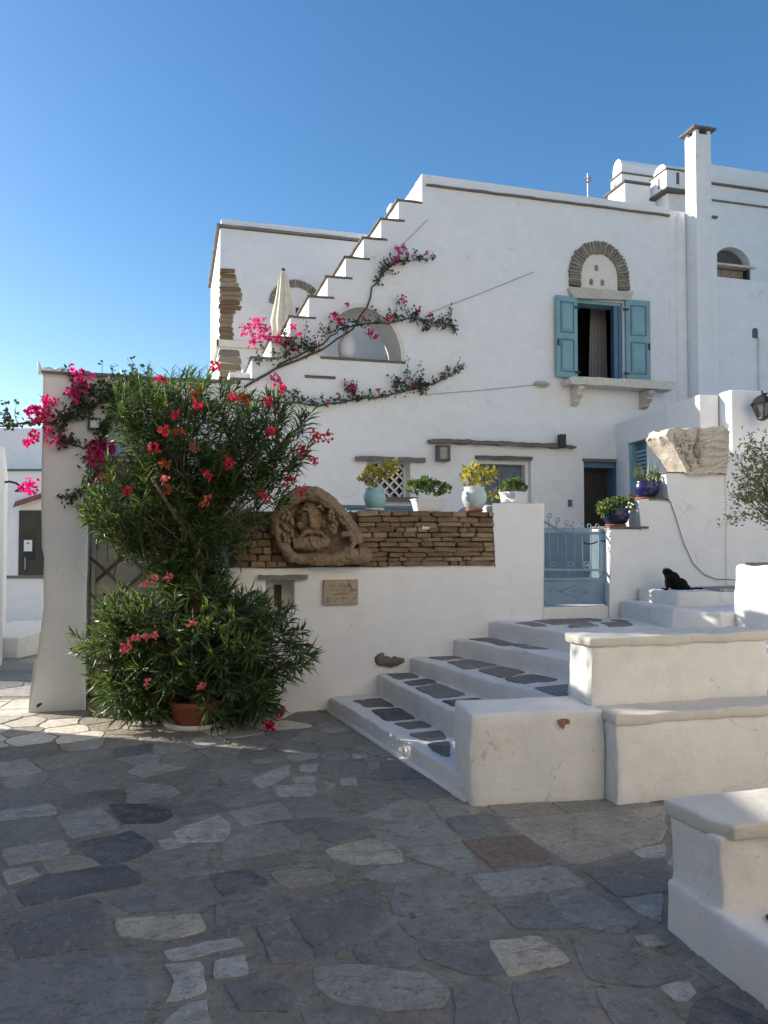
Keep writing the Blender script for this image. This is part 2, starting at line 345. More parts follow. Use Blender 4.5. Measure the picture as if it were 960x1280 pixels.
# ================================================================== GROUND AND PAVING
def gz(y): return 0.0 if y < 8.2 else (-0.65 if y > 20 else -0.65 * (y - 8.2) / 11.8)
g = MB(); xs = [-400, -30, -10, -4, 0, 4, 10, 30, 400]; ys = [-400, -30, -6, 0, 4, 8.2, 12, 20, 60, 400]
for j, y in enumerate(ys):
    for x in xs: g.v.append(Vector((x, y, gz(y))))
nx = len(xs)
g.f = [(j * nx + i, j * nx + i + 1, (j + 1) * nx + i + 1, (j + 1) * nx + i) for j in range(len(ys) - 1) for i in range(nx - 1)]
ground = build('ground', g, 'mortar'); tag(ground, 'grey mortar ground of the village square', kind='structure')
pavement = build('pavement', MB().box(-.1, .1, -.1, .1, -.30, -.25), 'mortar'); tag(pavement, 'irregular grey and blue slate flagstone paving', kind='structure')
c7 = lambda x, y: (x / 2, 900 + y / 2); c8 = lambda x, y: (400 + x / 1.714, 960 + y / 1.714); c6 = lambda x, y: (310 + x / 2.909, 880 + y / 2.909); ci = lambda x, y: (x, y)
ST = [
 (c7, 'D', '270,212 410,211 435,238 400,258 310,260'), (c7, 'D', '183,310 335,276 388,318 350,345 250,362'), (c7, 'L', '140,240 255,218 300,270 180,296'),
 (c7, 'S', '-60,270 125,240 150,290 -60,330'), (c7, 'L', '-60,238 125,211 143,235 5,252'), (c7, 'S', '-60,185 120,160 165,190 70,222 -60,226'),
 (c7, 'L', '2,325 160,302 175,335 20,365'), (c7, 'B', '102,352 195,338 252,362 125,388'), (c7, 'L', '6,380 75,366 98,388 20,412'),
 (c7, 'D', '50,430 110,390 315,362 355,408 60,466'), (c7, 'S', '30,545 70,470 240,445 270,560 40,600'), (c7, 'S', '265,445 500,395 510,470 330,485'),
 (c7, 'B', '290,500 500,486 516,525 420,552 300,548'), (c7, 'D', '522,390 620,372 680,412 560,445'), (c7, 'S', '538,460 690,430 725,500 620,520 540,515'),
 (c7, 'B', '675,385 775,357 845,400 720,425'), (c7, 'L', '428,282 545,240 578,262 560,302 450,308'), (c7, 'L', '392,303 425,297 470,312 410,325'),
 (c7, 'L', '410,580 590,545 604,568 430,604'), (c7, 'L', '412,612 505,603 516,680 405,712 440,655'), (c7, 'L', '535,605 610,590 622,635 535,650'),
 (ci, 'L', '390,1212 450,1207 534,1217 560,1240 549,1260 482,1265 423,1252 396,1236'), (c7, 'S', '560,660 640,640 740,690 720,730 600,730'),
 (c7, 'S', '-80,650 60,605 340,580 370,690 340,800 -80,830'), (ci, 'B', '405,1062 465,1049 495,1058 505,1078 450,1082 420,1076'),
 (c7, 'L', '568,232 700,205 735,242 610,265'), (c7, 'G', '550,310 580,290 705,255 750,320 560,355'), (c7, 'G', '340,375 520,335 520,385 370,402'),
 (c7, 'S', '695,250 830,245 800,270 740,285'), (c7, 'S', '785,270 900,260 930,285 850,310 800,300'), (c7, 'L', '680,165 790,162 785,190 700,192'),
 (c7, 'L', '630,150 720,112 725,135 690,158 650,172'), (c7, 'S', '430,195 610,155 635,175 450,208'), (c7, 'G', '155,160 290,135 365,145 280,175 180,180'),
 (c7, 'L', '-40,110 65,98 105,130 -40,146'), (c7, 'G', '80,100 250,70 280,90 120,125'), (c7, 'G', '0,80 130,55 150,75 10,100'), (c7, 'L', '750,112 795,110 795,128 755,130'),
 (c7, 'S', '430,215 540,208 555,235 450,245'), (c7, 'G', '700,195 830,200 850,240 740,245'), (c7, 'S', '710,470 880,420 960,450 940,520 780,570'), (c7, 'G', '640,520 700,510 780,600 680,610'),
 (c8, 'S', '160,250 290,235 335,280 200,320 155,310'), (c8, 'S', '165,330 350,305 400,350 330,372 210,368'), (c8, 'S', '215,382 350,378 398,442 330,445 220,410'),
 (c8, 'B', '358,372 470,362 540,415 402,448'), (c8, 'S', '545,385 600,370 800,445 700,470 580,455'), (c8, 'L', '725,470 790,458 805,480 790,500 760,500'),
 (c8, 'S', '590,480 705,475 765,560 640,575'), (c8, 'L', '325,232 515,210 570,255 370,278'), (c8, 'S', '560,218 740,195 742,268 640,278'), (c8, 'L', '645,282 735,270 730,330 690,315'),
 (c8, 'R', '305,155 440,145 500,190 370,215'), (c8, 'B', '395,112 735,87 735,155 655,178 555,208 490,180'), (c8, 'L', '665,180 740,162 740,190 690,195'),
 (c8, 'G', '350,75 480,70 525,98 395,108'), (c8, 'G', '492,70 700,75 735,83 540,100'), (c8, 'S', '270,110 370,100 410,135 310,150'), (c8, 'G', '490,272 568,260 685,330 640,358 522,330'),
 (c8, 'S', '372,292 478,278 558,345 422,345'), (c8, 'S', '415,455 560,462 588,560 430,575'), (c8, 'S', '282,470 398,460 415,570 290,590'), (c8, 'G', '100,130 258,112 305,160 140,170'),
 (c8, 'S', '0,120 80,115 110,138 30,158'), (c8, 'S', '-20,290 90,255 150,325 60,390 -10,410'), (c8, 'D', '825,485 980,560 770,565'), (c8, 'B', '672,362 720,358 740,383 692,385'),
 (c6, 'L', '245,80 300,62 385,90 330,105 270,105'), (c6, 'L', '190,222 255,218 240,248 192,245'), (c6, 'L', '160,268 240,265 242,288 165,288'), (c6, 'L', '90,300 235,293 245,330 130,340'),
 (c6, 'L', '335,275 395,272 400,295 340,297'), (c6, 'L', '275,285 325,290 310,310 285,310'), (c6, 'G', '400,292 520,285 545,310 470,330 385,322'), (c6, 'L', '375,185 430,180 435,200 380,200'),
 (c6, 'L', '430,215 480,210 480,235 440,240'), (c6, 'L', '130,190 255,182 260,195 160,208'), (c6, 'G', '10,205 90,200 85,215 20,217')]
def clip(poly, px_, py_, nx_, ny_):
    out = []; n = len(poly)
    for i in range(n):
        a, b = poly[i], poly[(i + 1) % n]
        da = (a[0] - px_) * nx_ + (a[1] - py_) * ny_; db = (b[0] - px_) * nx_ + (b[1] - py_) * ny_
        if da <= 0: out.append(a)
        if da * db < 0:
            t = da / (da - db); out.append((a[0] + (b[0] - a[0]) * t, a[1] + (b[1] - a[1]) * t))
    return out
def area(p): return sum(p[i][0] * p[(i + 1) % len(p)][1] - p[(i + 1) % len(p)][0] * p[i][1] for i in range(len(p))) / 2
def wobble(poly, step=0.035, amp=0.014, cut=0.25):
    """round the corners a little and roughen the edge of a flagstone outline"""
    if area(poly) < 0: poly = poly[::-1]
    n = len(poly); rounded = []
    for i in range(n):
        p, a, b = Vector(poly[i]), Vector(poly[i - 1]), Vector(poly[(i + 1) % n])
        k = min(cut, 0.05 / max(1e-3, (a - p).length)); k2 = min(cut, 0.05 / max(1e-3, (b - p).length))
        rounded += [p.lerp(a, k), p.lerp(a, k * .3).lerp(p.lerp(b, k2 * .3), .5), p.lerp(b, k2)]
    out = []
    for i in range(len(rounded)):
        a, b = rounded[i], rounded[(i + 1) % len(rounded)]; m = max(1, int((b - a).length / step))
        for j in range(m):
            q = a.lerp(b, j / m); w = noise.noise_vector(Vector((q.x * 9, q.y * 9, 3.3))) + noise.noise_vector(Vector((q.x * 31, q.y * 31, 1.3))) * .5; out.append((q.x + w.x * amp, q.y + w.y * amp))
    return out
def flag(poly, mat, zf, h, parent, name='flagstone', tilt=0.004):
    poly = wobble(poly); cx = sum(p[0] for p in poly) / len(poly); cy = sum(p[1] for p in poly) / len(poly)
    tx, ty = random.uniform(-tilt, tilt), random.uniform(-tilt, tilt); n = len(poly); vs = []
    for sc, dz in ((1.0, -0.02), (1.0, h * .35), (0.975, h)):
        for x, y in poly:
            X, Y = cx + (x - cx) * sc, cy + (y - cy) * sc
            vs.append(Vector((X, Y, zf(Y) + dz + (tx * (x - cx) + ty * (y - cy)) * 2)))
    fs = [tuple(2 * n + i for i in range(n))] + [(k * n + i, k * n + (i + 1) % n, (k + 1) * n + (i + 1) % n, (k + 1) * n + i) for k in (0, 1) for i in range(n)]
    mb = MB(); mb.add(vs, fs); return build(name, mb, mat, parent)
blockers = []; traced = []
zp0 = ZP(0)
def inside(x, y, poly):
    r = False
    for i in range(len(poly)):
        (x1, y1), (x2, y2) = poly[i - 1], poly[i]
        if (y1 > y) != (y2 > y) and x < (x2 - x1) * (y - y1) / (y2 - y1) + x1: r = not r
    return r
for f, cname, s in ST:
    pts = [tuple(float(q) for q in p.split(',')) for p in s.split()]
    poly = [tuple(zp0.pt(*f(*p))[:2]) for p in pts]
    if area(poly) < 0: poly = poly[::-1]
    mx, my = sum(p[0] for p in poly) / len(poly), sum(p[1] for p in poly) / len(poly); poly = [(mx + (p[0] - mx) * 1.035, my + (p[1] - my) * 1.035) for p in poly]
    traced.append(poly)
    flag(poly, PAV[cname], gz, random.uniform(.0035, .007), pavement)
    for i in range(len(poly)):
        a, b = poly[i], poly[(i + 1) % len(poly)]; m = max(2, int(math.dist(a, b) / 0.09))
        blockers += [(a[0] + (b[0] - a[0]) * j / m, a[1] + (b[1] - a[1]) * j / m) for j in range(m)]
    cx = sum(p[0] for p in poly) / len(poly); cy = sum(p[1] for p in poly) / len(poly); blockers += [(cx + (a[0] - cx) * .5, cy + (a[1] - cy) * .5) for a in poly]
# filler stones between the traced ones
seeds = []; rs = random.Random(11); tries = 0
def visible_ground(x, y):
    px_, py_, z = proj((x, y, gz(y)))
    if z < 0.5: return False
    if not (-90 < px_ < 1050 and py_ < 1380): return False
    if y > 7.5: return x < -1.3 and y < 19.5 and x > -7.5
    return x < 1.5 or y < 4.3
while len(seeds) < 212 and tries < 14000:
    tries += 1; x, y = rs.uniform(-7.5, 4.5), (rs.uniform(1.6, 8) if tries % 4 else rs.uniform(7.5, 19))
    if not visible_ground(x, y) or any(inside(x, y, t) for t in traced): continue
    md = 0.23 if y < 8 else 0.55
    if any((x - a) ** 2 + (y - b) ** 2 < md * md for a, b in seeds): continue
    if any((x - a) ** 2 + (y - b) ** 2 < 0.0065 for a, b in blockers): continue
    seeds.append((x, y))
allp = seeds + blockers
for i, (x, y) in enumerate(seeds):
    near = sorted(((a - x) ** 2 + (b - y) ** 2, a, b, k) for k, (a, b) in enumerate(allp) if k != i and abs(a - x) < 1.6 and abs(b - y) < 1.6)[:60]
    r = 0.33 if y < 8 else 0.55; poly = [(x - r * 1.2, y - r), (x + r * 1.2, y - r), (x + r * 1.2, y + r), (x - r * 1.2, y + r)]
    for d2, a, b, k in near:
        d = math.sqrt(d2); nx_, ny_ = (a - x) / d, (b - y) / d; w = d / 2 - 0.010 if k < len(seeds) else d * .96 - 0.010
        poly = clip(poly, x + nx_ * w, y + ny_ * w, nx_, ny_)
        if len(poly) < 3: break
    if len(poly) >= 3 and abs(area(poly)) > 0.006:
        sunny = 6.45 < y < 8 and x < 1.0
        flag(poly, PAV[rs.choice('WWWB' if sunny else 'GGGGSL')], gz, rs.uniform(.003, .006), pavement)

# ================================================================== LOWER WALLS, STEPS, BENCHES
WY = 7.0; wallp = YP(WY); TZ = 0.77
rw = thing('retaining_wall', 'low white plastered courtyard wall with brown stone band and tall gate post', 'wall', (1.5, WY, 0))
xL = -0.10; xP0 = wallp.pt(618, 680).x; xP1 = wallp.pt(678, 690).x; zB = wallp.pt(460, 708.5).z; zS = wallp.pt(530, 639).z; zP = wallp.pt(650, 632).z
nich = wrect(wallp, 333, 722, 368, 762)
m = MB(); m.extr([(xL, WY, -.05), (xP1, WY, -.05), (xP1, WY, zP), (xP0, WY, zP), (xP0, WY, zB), (xL, WY, zB)], (0, -1, 0), -.38, 0, [nich])
build('plaster_body', m, 'plaster', rw, 'auto', bevel=.022, seglen=.3, amp=.007, nsc=2.2)
build('niche_back', MB().box(nich[0].x - .05, nich[1].x + .05, WY + .24, WY + .30, nich[0].z - .05, nich[2].z + .05), 'plaster_cream', rw)
b = wrect(wallp, 347, 733, 356, 770); build('niche_slot', MB().box(b[0].x, b[1].x, WY + .22, WY + .245, nich[0].z + .01, b[2].z), 'dark', rw)
m = MB(); wr(m, wallp, (324, 719, 383, 724), 0.0, .05); build('niche_lintel', m, 'slate_edge', rw, bevel=.006, seglen=.06, amp=.008, nsc=9)
m = MB(); b = wrect(wallp, 474, 821, 508, 832); m.blob(((b[0].x + b[1].x) / 2 - .02, WY - .01, b[0].z + .04), (.13, .05, .045), 14, 8); m.blob((b[0].x + .01, WY - .01, b[0].z + .06), (.05, .045, .06), 10, 8)
build('bare_rubble', m, 'slate_edge', rw, amp=.02, nsc=16)
x0S, x1S = wallp.pt(290, 680).x, xP0
build('stone_core', MB().box(x0S, x1S + .01, WY + .05, WY + .36, zB - .02, zS - .012), 'brown_mortar', rw)
# brown schist courses, one stone at a time
def stone_mesh(seed, name):
    bm = bmesh.new(); bmesh.ops.create_cube(bm, size=1.0); bmesh.ops.bevel(bm, geom=bm.edges[:], offset=.11, segments=1, affect='EDGES')
    rr = random.Random(seed)
    for v in bm.verts: v.co += Vector((rr.uniform(-.045, .045), rr.uniform(-.05, .05), rr.uniform(-.09, .09)))
    me = bpy.data.meshes.new(name); bm.to_mesh(me); bm.free(); return me
smesh = {k: [stone_mesh(i * 3 + j, k + '_stone') for i in range(6)] for j, k in enumerate(('brown', 'brown2', 'arch', 'slate_edge'))}
for k in smesh:
    for me in smesh[k]: me.materials.append(M[k])
def put_stone(name, kind, parent, c, size, roty=0.0, rs=random):
    o = bpy.data.objects.new(name, rs.choice(smesh[kind])); col.objects.link(o); o.parent = parent
    o.location = Vector(c) - orgs[parent.name]; o.scale = size; o.rotation_euler = (0, roty, 0); return o
rs = random.Random(5)
def courses(parent, x0, x1, z0, z1, y, rows, wmin, wmax, skip=None):
    zs = [z0]; hs = [rs.uniform(.75, 1.3) for _ in range(rows)]
    for h in hs: zs.append(zs[-1] + h / sum(hs) * (z1 - z0))
    for r in range(rows):
        x = x0
        while x < x1 - .03:
            w = min(rs.uniform(wmin, wmax), x1 - x)
            if x1 - x - w < .05: w = x1 - x
            h = zs[r + 1] - zs[r]; cx = x + w / 2
            if not (skip and skip(cx, zs[r])):
                put_stone('stone', 'brown2' if rs.random() < .3 else 'brown', parent, (cx, y + rs.uniform(-.012, .012) + .04, (zs[r] + zs[r + 1]) / 2 + rs.uniform(-.004, .004)), (w - .008, .13, h * rs.uniform(.86, .98)), rs.uniform(-.045, .045), rs)
            x += w
xa, xb = wallp.pt(352, 670).x, wallp.pt(446, 670).x
courses(rw, x0S, xa + .05, zB, zS - .09, WY - .005, 7, .08, .24)
courses(rw, xb, x1S - .012, zB, zS, WY - .005, 11, .08, .30)
m = MB(); wr(m, wallp, (527, 657, 543, 661), .0, .03); build('pale_stone', m, 'marble', rw, bevel=.004)

# the carved brown relief on the wall
def V(px, py, d=0.0): p = wallp.pt(px, py); return Vector((p.x, p.y - d, p.z))
rl = thing('carved_relief', 'brown weathered carving of a face between grape clusters set on the wall', 'carving', V(400, 708))
m = MB(); k = 7.3 / 960
m.tube([V(343, 668, .06), V(344, 650, .07), V(352, 632, .06), V(370, 620, .06), V(392, 617, .07), V(412, 630, .08), V(428, 648, .08), V(441, 664, .09), V(445, 680, .10)], [.05, .06, .07, .075, .08, .075, .065, .06, .05], 10)
m.tube([V(345, 660, .08), V(350, 680, .09), V(362, 697, .10), V(380, 700, .11)], [.05, .045, .045, .05], 10)
m.tube([V(372, 699, .10), V(400, 700, .13), V(425, 697, .14), V(446, 695, .13)], [.055, .06, .075, .07], 10)
m.blob(V(449, 694, .12), (.10, .085, .085)); m.blob(V(432, 694, .15), (.09, .08, .08))
m.tube([V(424, 668, .10), V(436, 668, .12), V(438, 680, .13), V(432, 688, .14)], [.03, .03, .028, .03], 8)
m.extr(pxs(wallp, [(346, 690), (346, 655), (356, 632), (380, 618), (402, 622), (430, 650), (444, 680), (446, 702), (360, 702)]), (0, -1, 0), -.12, -.03)
m.blob(V(387, 650, .01), (.125, .09, .17), 16, 12)
m.tube([V(384, 632, .09), V(385, 646, .125), V(388, 659, .14)], [.016, .022, .034], 8)
m.tube([V(369, 643, .07), V(376, 637, .10), V(384, 638, .105)], [.012, .019, .014], 6); m.tube([V(387, 637, .105), V(396, 634, .10), V(405, 641, .06)], [.014, .019, .012], 6)
m.blob(V(377, 645, .085), (.02, .014, .012)); m.blob(V(396, 643, .085), (.02, .014, .012)); m.blob(V(373, 657, .06), (.035, .03, .04)); m.blob(V(402, 655, .06), (.035, .03, .04))
for sg in (-1, 1): m.tube([V(387.5 + sg * 1, 664, .135), V(387.5 + sg * 9, 666, .13), V(387.5 + sg * 17, 672, .10), V(387.5 + sg * 20, 667, .09)], [.018, .024, .018, .008], 7)
rg = random.Random(3)
for i in range(17):
    a = 367 + i * 2.5; d = .13 - abs(i - 8) * .006; w = rg.uniform(-3, 3)
    m.tube([V(a, 671, d - .03), V(a + w, 677, d + .01), V(a - w, 683, d + .015), V(a + w * .6, 689 - abs(i - 8) * .5, d - .02)], [.014, .02, .018, .007], 6)
o = build('carved_body', m, 'relief', rl); md = o.modifiers.new('remesh', 'REMESH'); md.mode = 'VOXEL'; md.voxel_size = .008; md.use_smooth_shade = True
tx = bpy.data.textures.new('relief_noise', 'CLOUDS'); tx.noise_scale = .035; dm = o.modifiers.new('disp', 'DISPLACE'); dm.texture = tx; dm.strength = .009; dm.texture_coords = 'GLOBAL'
tx2 = bpy.data.textures.new('relief_lumps', 'CLOUDS'); tx2.noise_scale = .14; tx2.noise_depth = 3; dm2 = o.modifiers.new('lumps', 'DISPLACE'); dm2.texture = tx2; dm2.strength = .05; dm2.texture_coords = 'GLOBAL'
for (cx, cy, wx, hy, n, nm) in ((356, 660, 8, 18, 26, 0), (414, 652, 8, 15, 30, 1)):
    m = MB()
    for i in range(n):
        t = i / n; yy = cy - hy + 2 * hy * t; ww = wx * math.sqrt(max(.05, 1 - (2 * t - 1) ** 2)) * (1.1 - .35 * t)
        m.blob(V(cx + rg.uniform(-ww, ww), yy, .12 + rg.uniform(0, .03)), (.021,) * 3, 8, 6)
    build('grape_cluster', m, 'relief', rl, True)
# plaque
pq = thing('stone_plaque', 'small square beige stone plaque with carved lines on the white wall', 'plaque', V(425, 754))
m = MB(); wr(m, wallp, (404, 725, 446, 755), .005, .035); build('slab', m, 'plaque', pq, bevel=.004)
m = MB()
for row, (a, b) in enumerate(((409, 432), (411, 430), (414, 434), (418, 442))):
    x = a; y = 732 + row * 5.2
    while x < b:
        w = rg.uniform(1.2, 2.6); m.tube([V(x, y + rg.uniform(-1, 1), .036), V(x + w * .5, y + rg.uniform(-1.3, 1.3), .036), V(x + w, y + rg.uniform(-1, 1), .036)], .0022, 4); x += w + rg.choice((.3, .5, 1.5))
tag(build('carved_lettering', m, 'brown_mortar', pq), kind='stuff')
m = MB(); m.tube([V(434, 728, .036), V(438, 733, .04), V(442, 739, .037)], .006, 5)
for i in range(7): m.leaf(V(433 + i * 1.3, 728 + i * 1.5, .038), Vector((rg.uniform(-1, 1), -.2, rg.uniform(-1, 1))), Vector((0, -1, 0)), .04, .016)
build('carved_branch', m, 'plaque', pq)
m = MB(); m.extr(pxs(wallp, [(408, 746), (414, 746), (414, 751), (411, 754), (408, 751)]), (0, -1, 0), .03, .043); build('shield', m, 'plaque', pq, bevel=.003)

# main steps
RIS = [((1.39, WY), (1.735, 4.36)), ((1.84, WY), (2.08, 4.58)), ((2.17, WY), (2.70, 4.58)), ((2.60, WY), (3.37, 4.58)), ((2.97, WY), (3.62, 4.58))]
LEV = [0.125, 0.31, 0.45, 0.61, TZ]
st = thing('stone_steps', 'white edged outdoor steps inset with dark slate treads climbing to blue gate', 'steps', (2.2, 5.8, 0))
for i in range(5):
    (ax, ay), (bx, by) = RIS[i]
    nxt = RIS[i + 1] if i < 4 else ((4.9, WY), (4.9, 4.58))
    m = MB(); m.ngon([(ax, ay - .002, 0), (bx, by, 0), (nxt[1][0] + .12, nxt[1][1], 0), (nxt[0][0] + .12, nxt[0][1] - .002, 0)], (0, 0, 1), -.03, LEV[i])
    build('step' if i < 4 else 'landing', m, 'plaster_old', st, 'auto', bevel=.018, seglen=.08, amp=.015, nsc=2.8, bseg=2)
    if i == 0:
        m = MB(); m.tube([(ax - .01, ay - .05, .0), (ax + .11, ay - .9, .0), (ax + .22, ay - 1.8, 0), (bx - .01, by + .02, .0)], .030, 8); build('base_fillet', m, 'plaster_old', st, True)
k2 = lambda x, y: (390 + x / 2.909, 740 + y / 2.909); k3 = lambda x, y: (660 + x / 3.2, 700 + y / 3.2)
SL = [(0, k2, '145,395 270,383 312,413 200,422'), (0, k2, '210,430 350,418 398,455 270,470'), (0, k2, '295,478 425,465 463,485 350,500'),
      (0, k2, '350,515 485,503 487,535 405,542'), (0, k2, '415,552 500,542 503,598 470,595'),
      (1, k2, '258,298 370,288 390,312 310,320'), (1, k2, '325,328 430,314 455,332 345,343'), (1, k2, '365,350 460,333 562,372 450,387'), (1, k2, '475,395 600,385 665,405 500,412'),
      (2, k2, '400,232 520,220 578,238 470,250'), (2, k2, '490,254 590,242 680,266 560,280'), (2, k2, '600,284 700,268 780,292 690,310'), (2, k2, '700,314 800,298 900,318 770,336'), (2, k2, '785,350 930,335 930,385 880,388'),
      (3, k2, '560,168 680,160 780,185 690,195'), (3, k2, '700,184 800,176 920,205 800,212'),
      (4, k2, '690,118 800,108 860,122 760,132'), (4, k2, '800,104 930,96 1010,108 880,118'), (4, k3, '160,262 215,245 290,264 180,268'), (4, k3, '290,252 400,246 425,264 330,266'), (4, k3, '450,250 560,246 675,262 480,264'), (4, k3, '120,236 250,232 300,240 180,246'), (4, k3, '330,240 420,236 480,243 380,246')]
for lv, f, s in SL:
    poly = [tuple(ZP(LEV[lv] + .004).pt(*f(*[float(q) for q in p.split(',')]))[:2]) for p in s.split()]
    if area(poly) < 0: poly = poly[::-1]
    (ax, ay), (bx, by) = RIS[lv]; nxt = RIS[lv + 1] if lv < 4 else ((4.3, WY), (4.3, 4.58))
    dl = math.hypot(bx - ax, by - ay); poly = clip(poly, ax + .07, ay, (by - ay) / dl, -(bx - ax) / dl)
    dl = math.hypot(nxt[1][0] - nxt[0][0], nxt[1][1] - nxt[0][1]); poly = clip(poly, nxt[0][0] - .03, nxt[0][1], -(nxt[1][1] - nxt[0][1]) / dl, (nxt[1][0] - nxt[0][0]) / dl)
    poly = clip(poly, 0, WY - .06, 0, 1)
    if lv == 4: poly = clip(poly, 0, 4.7, 0, -1)
    if len(poly) < 3 or abs(area(poly)) < .006: continue
    flag(poly, PAV[random.choice('DSS') if lv < 2 else random.choice('SGG') if lv < 4 else random.choice('GGL')], lambda y, z=LEV[lv]: z, .008, st, 'slate_tread', .001)
# gate threshold
gx0, gx1 = xP1, wallp.pt(762, 700).x; gz0 = wallp.pt(720, 757).z
one('gate_threshold', 'white plaster threshold beneath the blue iron gate', 'threshold', MB().box(gx0 + .002, gx1 - .002, WY + .01, WY + .38, TZ - .2, gz0 - .012), 'plaster_old', bevel=.012, origin=(gx0, WY, TZ))
# parapets beside the steps
def wall_thing(name, label, boxes, mat='plaster_old', bevel=.016, amp=.013, cat='low wall', cap=None):
    x0, x1, y0, y1, z0, z1 = boxes[0]; t = thing(name, label, cat, ((x0 + x1) / 2, (y0 + y1) / 2, z0))
    for b in boxes: build('plaster_body', MB().box(*b), mat, t, 'auto', bevel=bevel, seglen=.07, amp=amp, nsc=2.8, bseg=2)
    if cap:
        for c in cap: build('coping', MB().box(*c), 'coping', t, 'auto', bevel=.012, seglen=.06, amp=.011, nsc=5, bseg=2)
    return t
p1 = thing('step_parapet', 'lowest white plaster parapet ending the steps, chipped to red on its face', 'low wall', (2.1, 4.5, 0))
m = MB(); m.ngon([(1.705, 4.30, 0), (2.54, 4.195, 0), (2.60, 4.62, 0), (1.74, 4.66, 0)], (0, 0, 1), -.03, .545)
build('plaster_body', m, 'plaster_old', p1, 'auto', bevel=.018, seglen=.07, amp=.014, nsc=2.8, bseg=2)
pf = Plane((1.705, 4.295, 0), (-.105, -.835, 0)); m = MB(); m.extr(pxs(pf, [(697, 900), (703, 898), (711, 899), (712, 904), (706, 905), (704, 911), (699, 905)]), pf.n, -.004, .010); build('bare_red_patch', m, 'red_patch', p1)
wall_thing('bench_block', 'long lower white plaster block with worn ledge beside the steps', [(2.545, 5.2, 4.08, 4.66, -.03, .50)], cap=[(2.53, 5.2, 4.06, 4.64, .475, .535)])
wall_thing('landing_parapet', 'upper white plaster parapet standing on the long block before the landing', [(2.525, 3.84, 4.315, 4.60, .52, .94)], cap=[(2.505, 3.86, 4.295, 4.62, .905, .965)])
wall_thing('side_wall', 'white plaster wall stub behind the end of the upper parapet', [(3.86, 5.2, 4.45, 4.64, .52, .80)])
# upper steps where the cat sits
cs = thing('upper_steps', 'two worn white plaster steps with the black cat on top', 'steps', (4.6, 6.3, TZ))
m = MB(); m.ngon([(4.42, 6.98, 0), (4.36, 6.05, 0), (4.60, 5.70, 0), (6.4, 5.55, 0), (6.4, 6.98, 0)], (0, 0, 1), TZ - .1, .935); build('step', m, 'plaster_old', cs, 'auto', bevel=.022, seglen=.07, amp=.022, nsc=3.2, bseg=3)
m = MB(); m.ngon([(4.62, 6.98, 0), (4.66, 6.38, 0), (4.92, 6.25, 0), (6.4, 6.05, 0), (6.4, 6.98, 0)], (0, 0, 1), .9, 1.065); build('step', m, 'plaster_old', cs, 'auto', bevel=.022, seglen=.07, amp=.022, nsc=3.2, bseg=3)
flag([(5.15, 6.85), (5.2, 6.35), (5.75, 6.25), (6.0, 6.5), (5.9, 6.9)], PAV['G'], lambda y: 1.07, .008, cs, 'slate_tread')
pl_ = thing('tree_planter', 'sunlit white plaster tree planter on the landing', 'planter', (5.0, 5.4, TZ))
m = MB(); m.ngon([(4.73, 5.70, 0), (4.76, 5.22, 0), (5.75, 5.10, 0), (5.75, 5.75, 0)], (0, 0, 1), TZ - .05, 1.355); build('plaster_body', m, 'plaster_old', pl_, 'auto', bevel=.045, seglen=.12, amp=.020, nsc=3.5, bseg=3)
build('soil', MB().box(4.78, 5.6, 5.25, 5.62, 1.34, 1.372), 'soil', pl_, bevel=.01, seglen=.1, amp=.012, nsc=9)
# near step parapet at lower right
nb = thing('corner_parapet', 'white plaster parapet with thick rounded coping, slate step at its foot', 'low wall', (2.2, 2.6, 0))
m = MB(); m.ngon([(1.965, 2.76, 0), (1.975, 2.47, 0), (3.4, 2.40, 0), (3.4, 2.76, 0)], (0, 0, 1), -.03, .48); build('plaster_body', m, 'plaster_old', nb, 'auto', bevel=.016, seglen=.055, amp=.014, nsc=3.5, bseg=3)
m = MB(); m.ngon([(1.945, 2.775, 0), (1.95, 2.55, 0), (2.01, 2.45, 0), (3.4, 2.375, 0), (3.4, 2.775, 0)], (0, 0, 1), .462, .525); build('coping', m, 'coping', nb, 'auto', bevel=.012, seglen=.05, amp=.011, nsc=4, bseg=3)
m = MB(); m.ngon([(1.95, 2.76, 0), (1.95, 1.2, 0), (3.4, 1.2, 0), (3.4, 2.76, 0)], (0, 0, 1), -.03, .215); build('step', m, 'plaster_old', nb, 'auto', bevel=.018, seglen=.055, amp=.014, nsc=3.2, bseg=3)
flag([(2.08, 2.38), (2.08, 1.75), (2.6, 1.72), (2.75, 2.34), (2.5, 2.42)], PAV['D'], lambda y: .215, .008, nb, 'slate_tread')

# ================================================================== LEFT TALL WALL
LY = 7.6; lp = YP(LY)
lw = thing('garden_wall', 'tall white plaster wall end beside the alley with slate coping', 'wall', (-.5, LY, 0))
lx0, lx1 = lp.pt(52, 700).x, .62; lz = lp.pt(90, 470).z
dx0, dx1 = lp.pt(108, 800).x, -.12
m = MB(); m.extr([(lx0 - .07, LY, -.05), (dx0, LY, -.05), (dx0, LY, 2.35), (dx1, LY, 2.35), (dx1, LY, -.05), (lx1, LY, -.05), (lx1, LY, lz), (lx0, LY, lz), (lx0, LY, 1.5), (lx0 + .02, LY, 1.4), (lx0 + .03, LY, .95), (lx0 - .03, LY, .50), (lx0 - .05, LY, .46)], (0, -1, 0), -.42, 0)
build('plaster_body', m, 'plaster', lw, 'auto', bevel=.03, seglen=.3, amp=.012, nsc=1.8, bseg=3)
m = MB(); m.box(lx0 - .03, lx1, LY - .025, LY + .44, lz, lz + .035); build('slate_coping', m, 'slate_edge', lw, bevel=.008, seglen=.15, amp=.012, nsc=5)
fl = thing('floodlight', 'small square floodlight with dark frame on the garden wall', 'lamp', lp.pt(118, 531))
m = MB(); wr(m, lp, (111, 524, 126, 538), .0, .07); build('housing', m, 'slate', fl, bevel=.008)
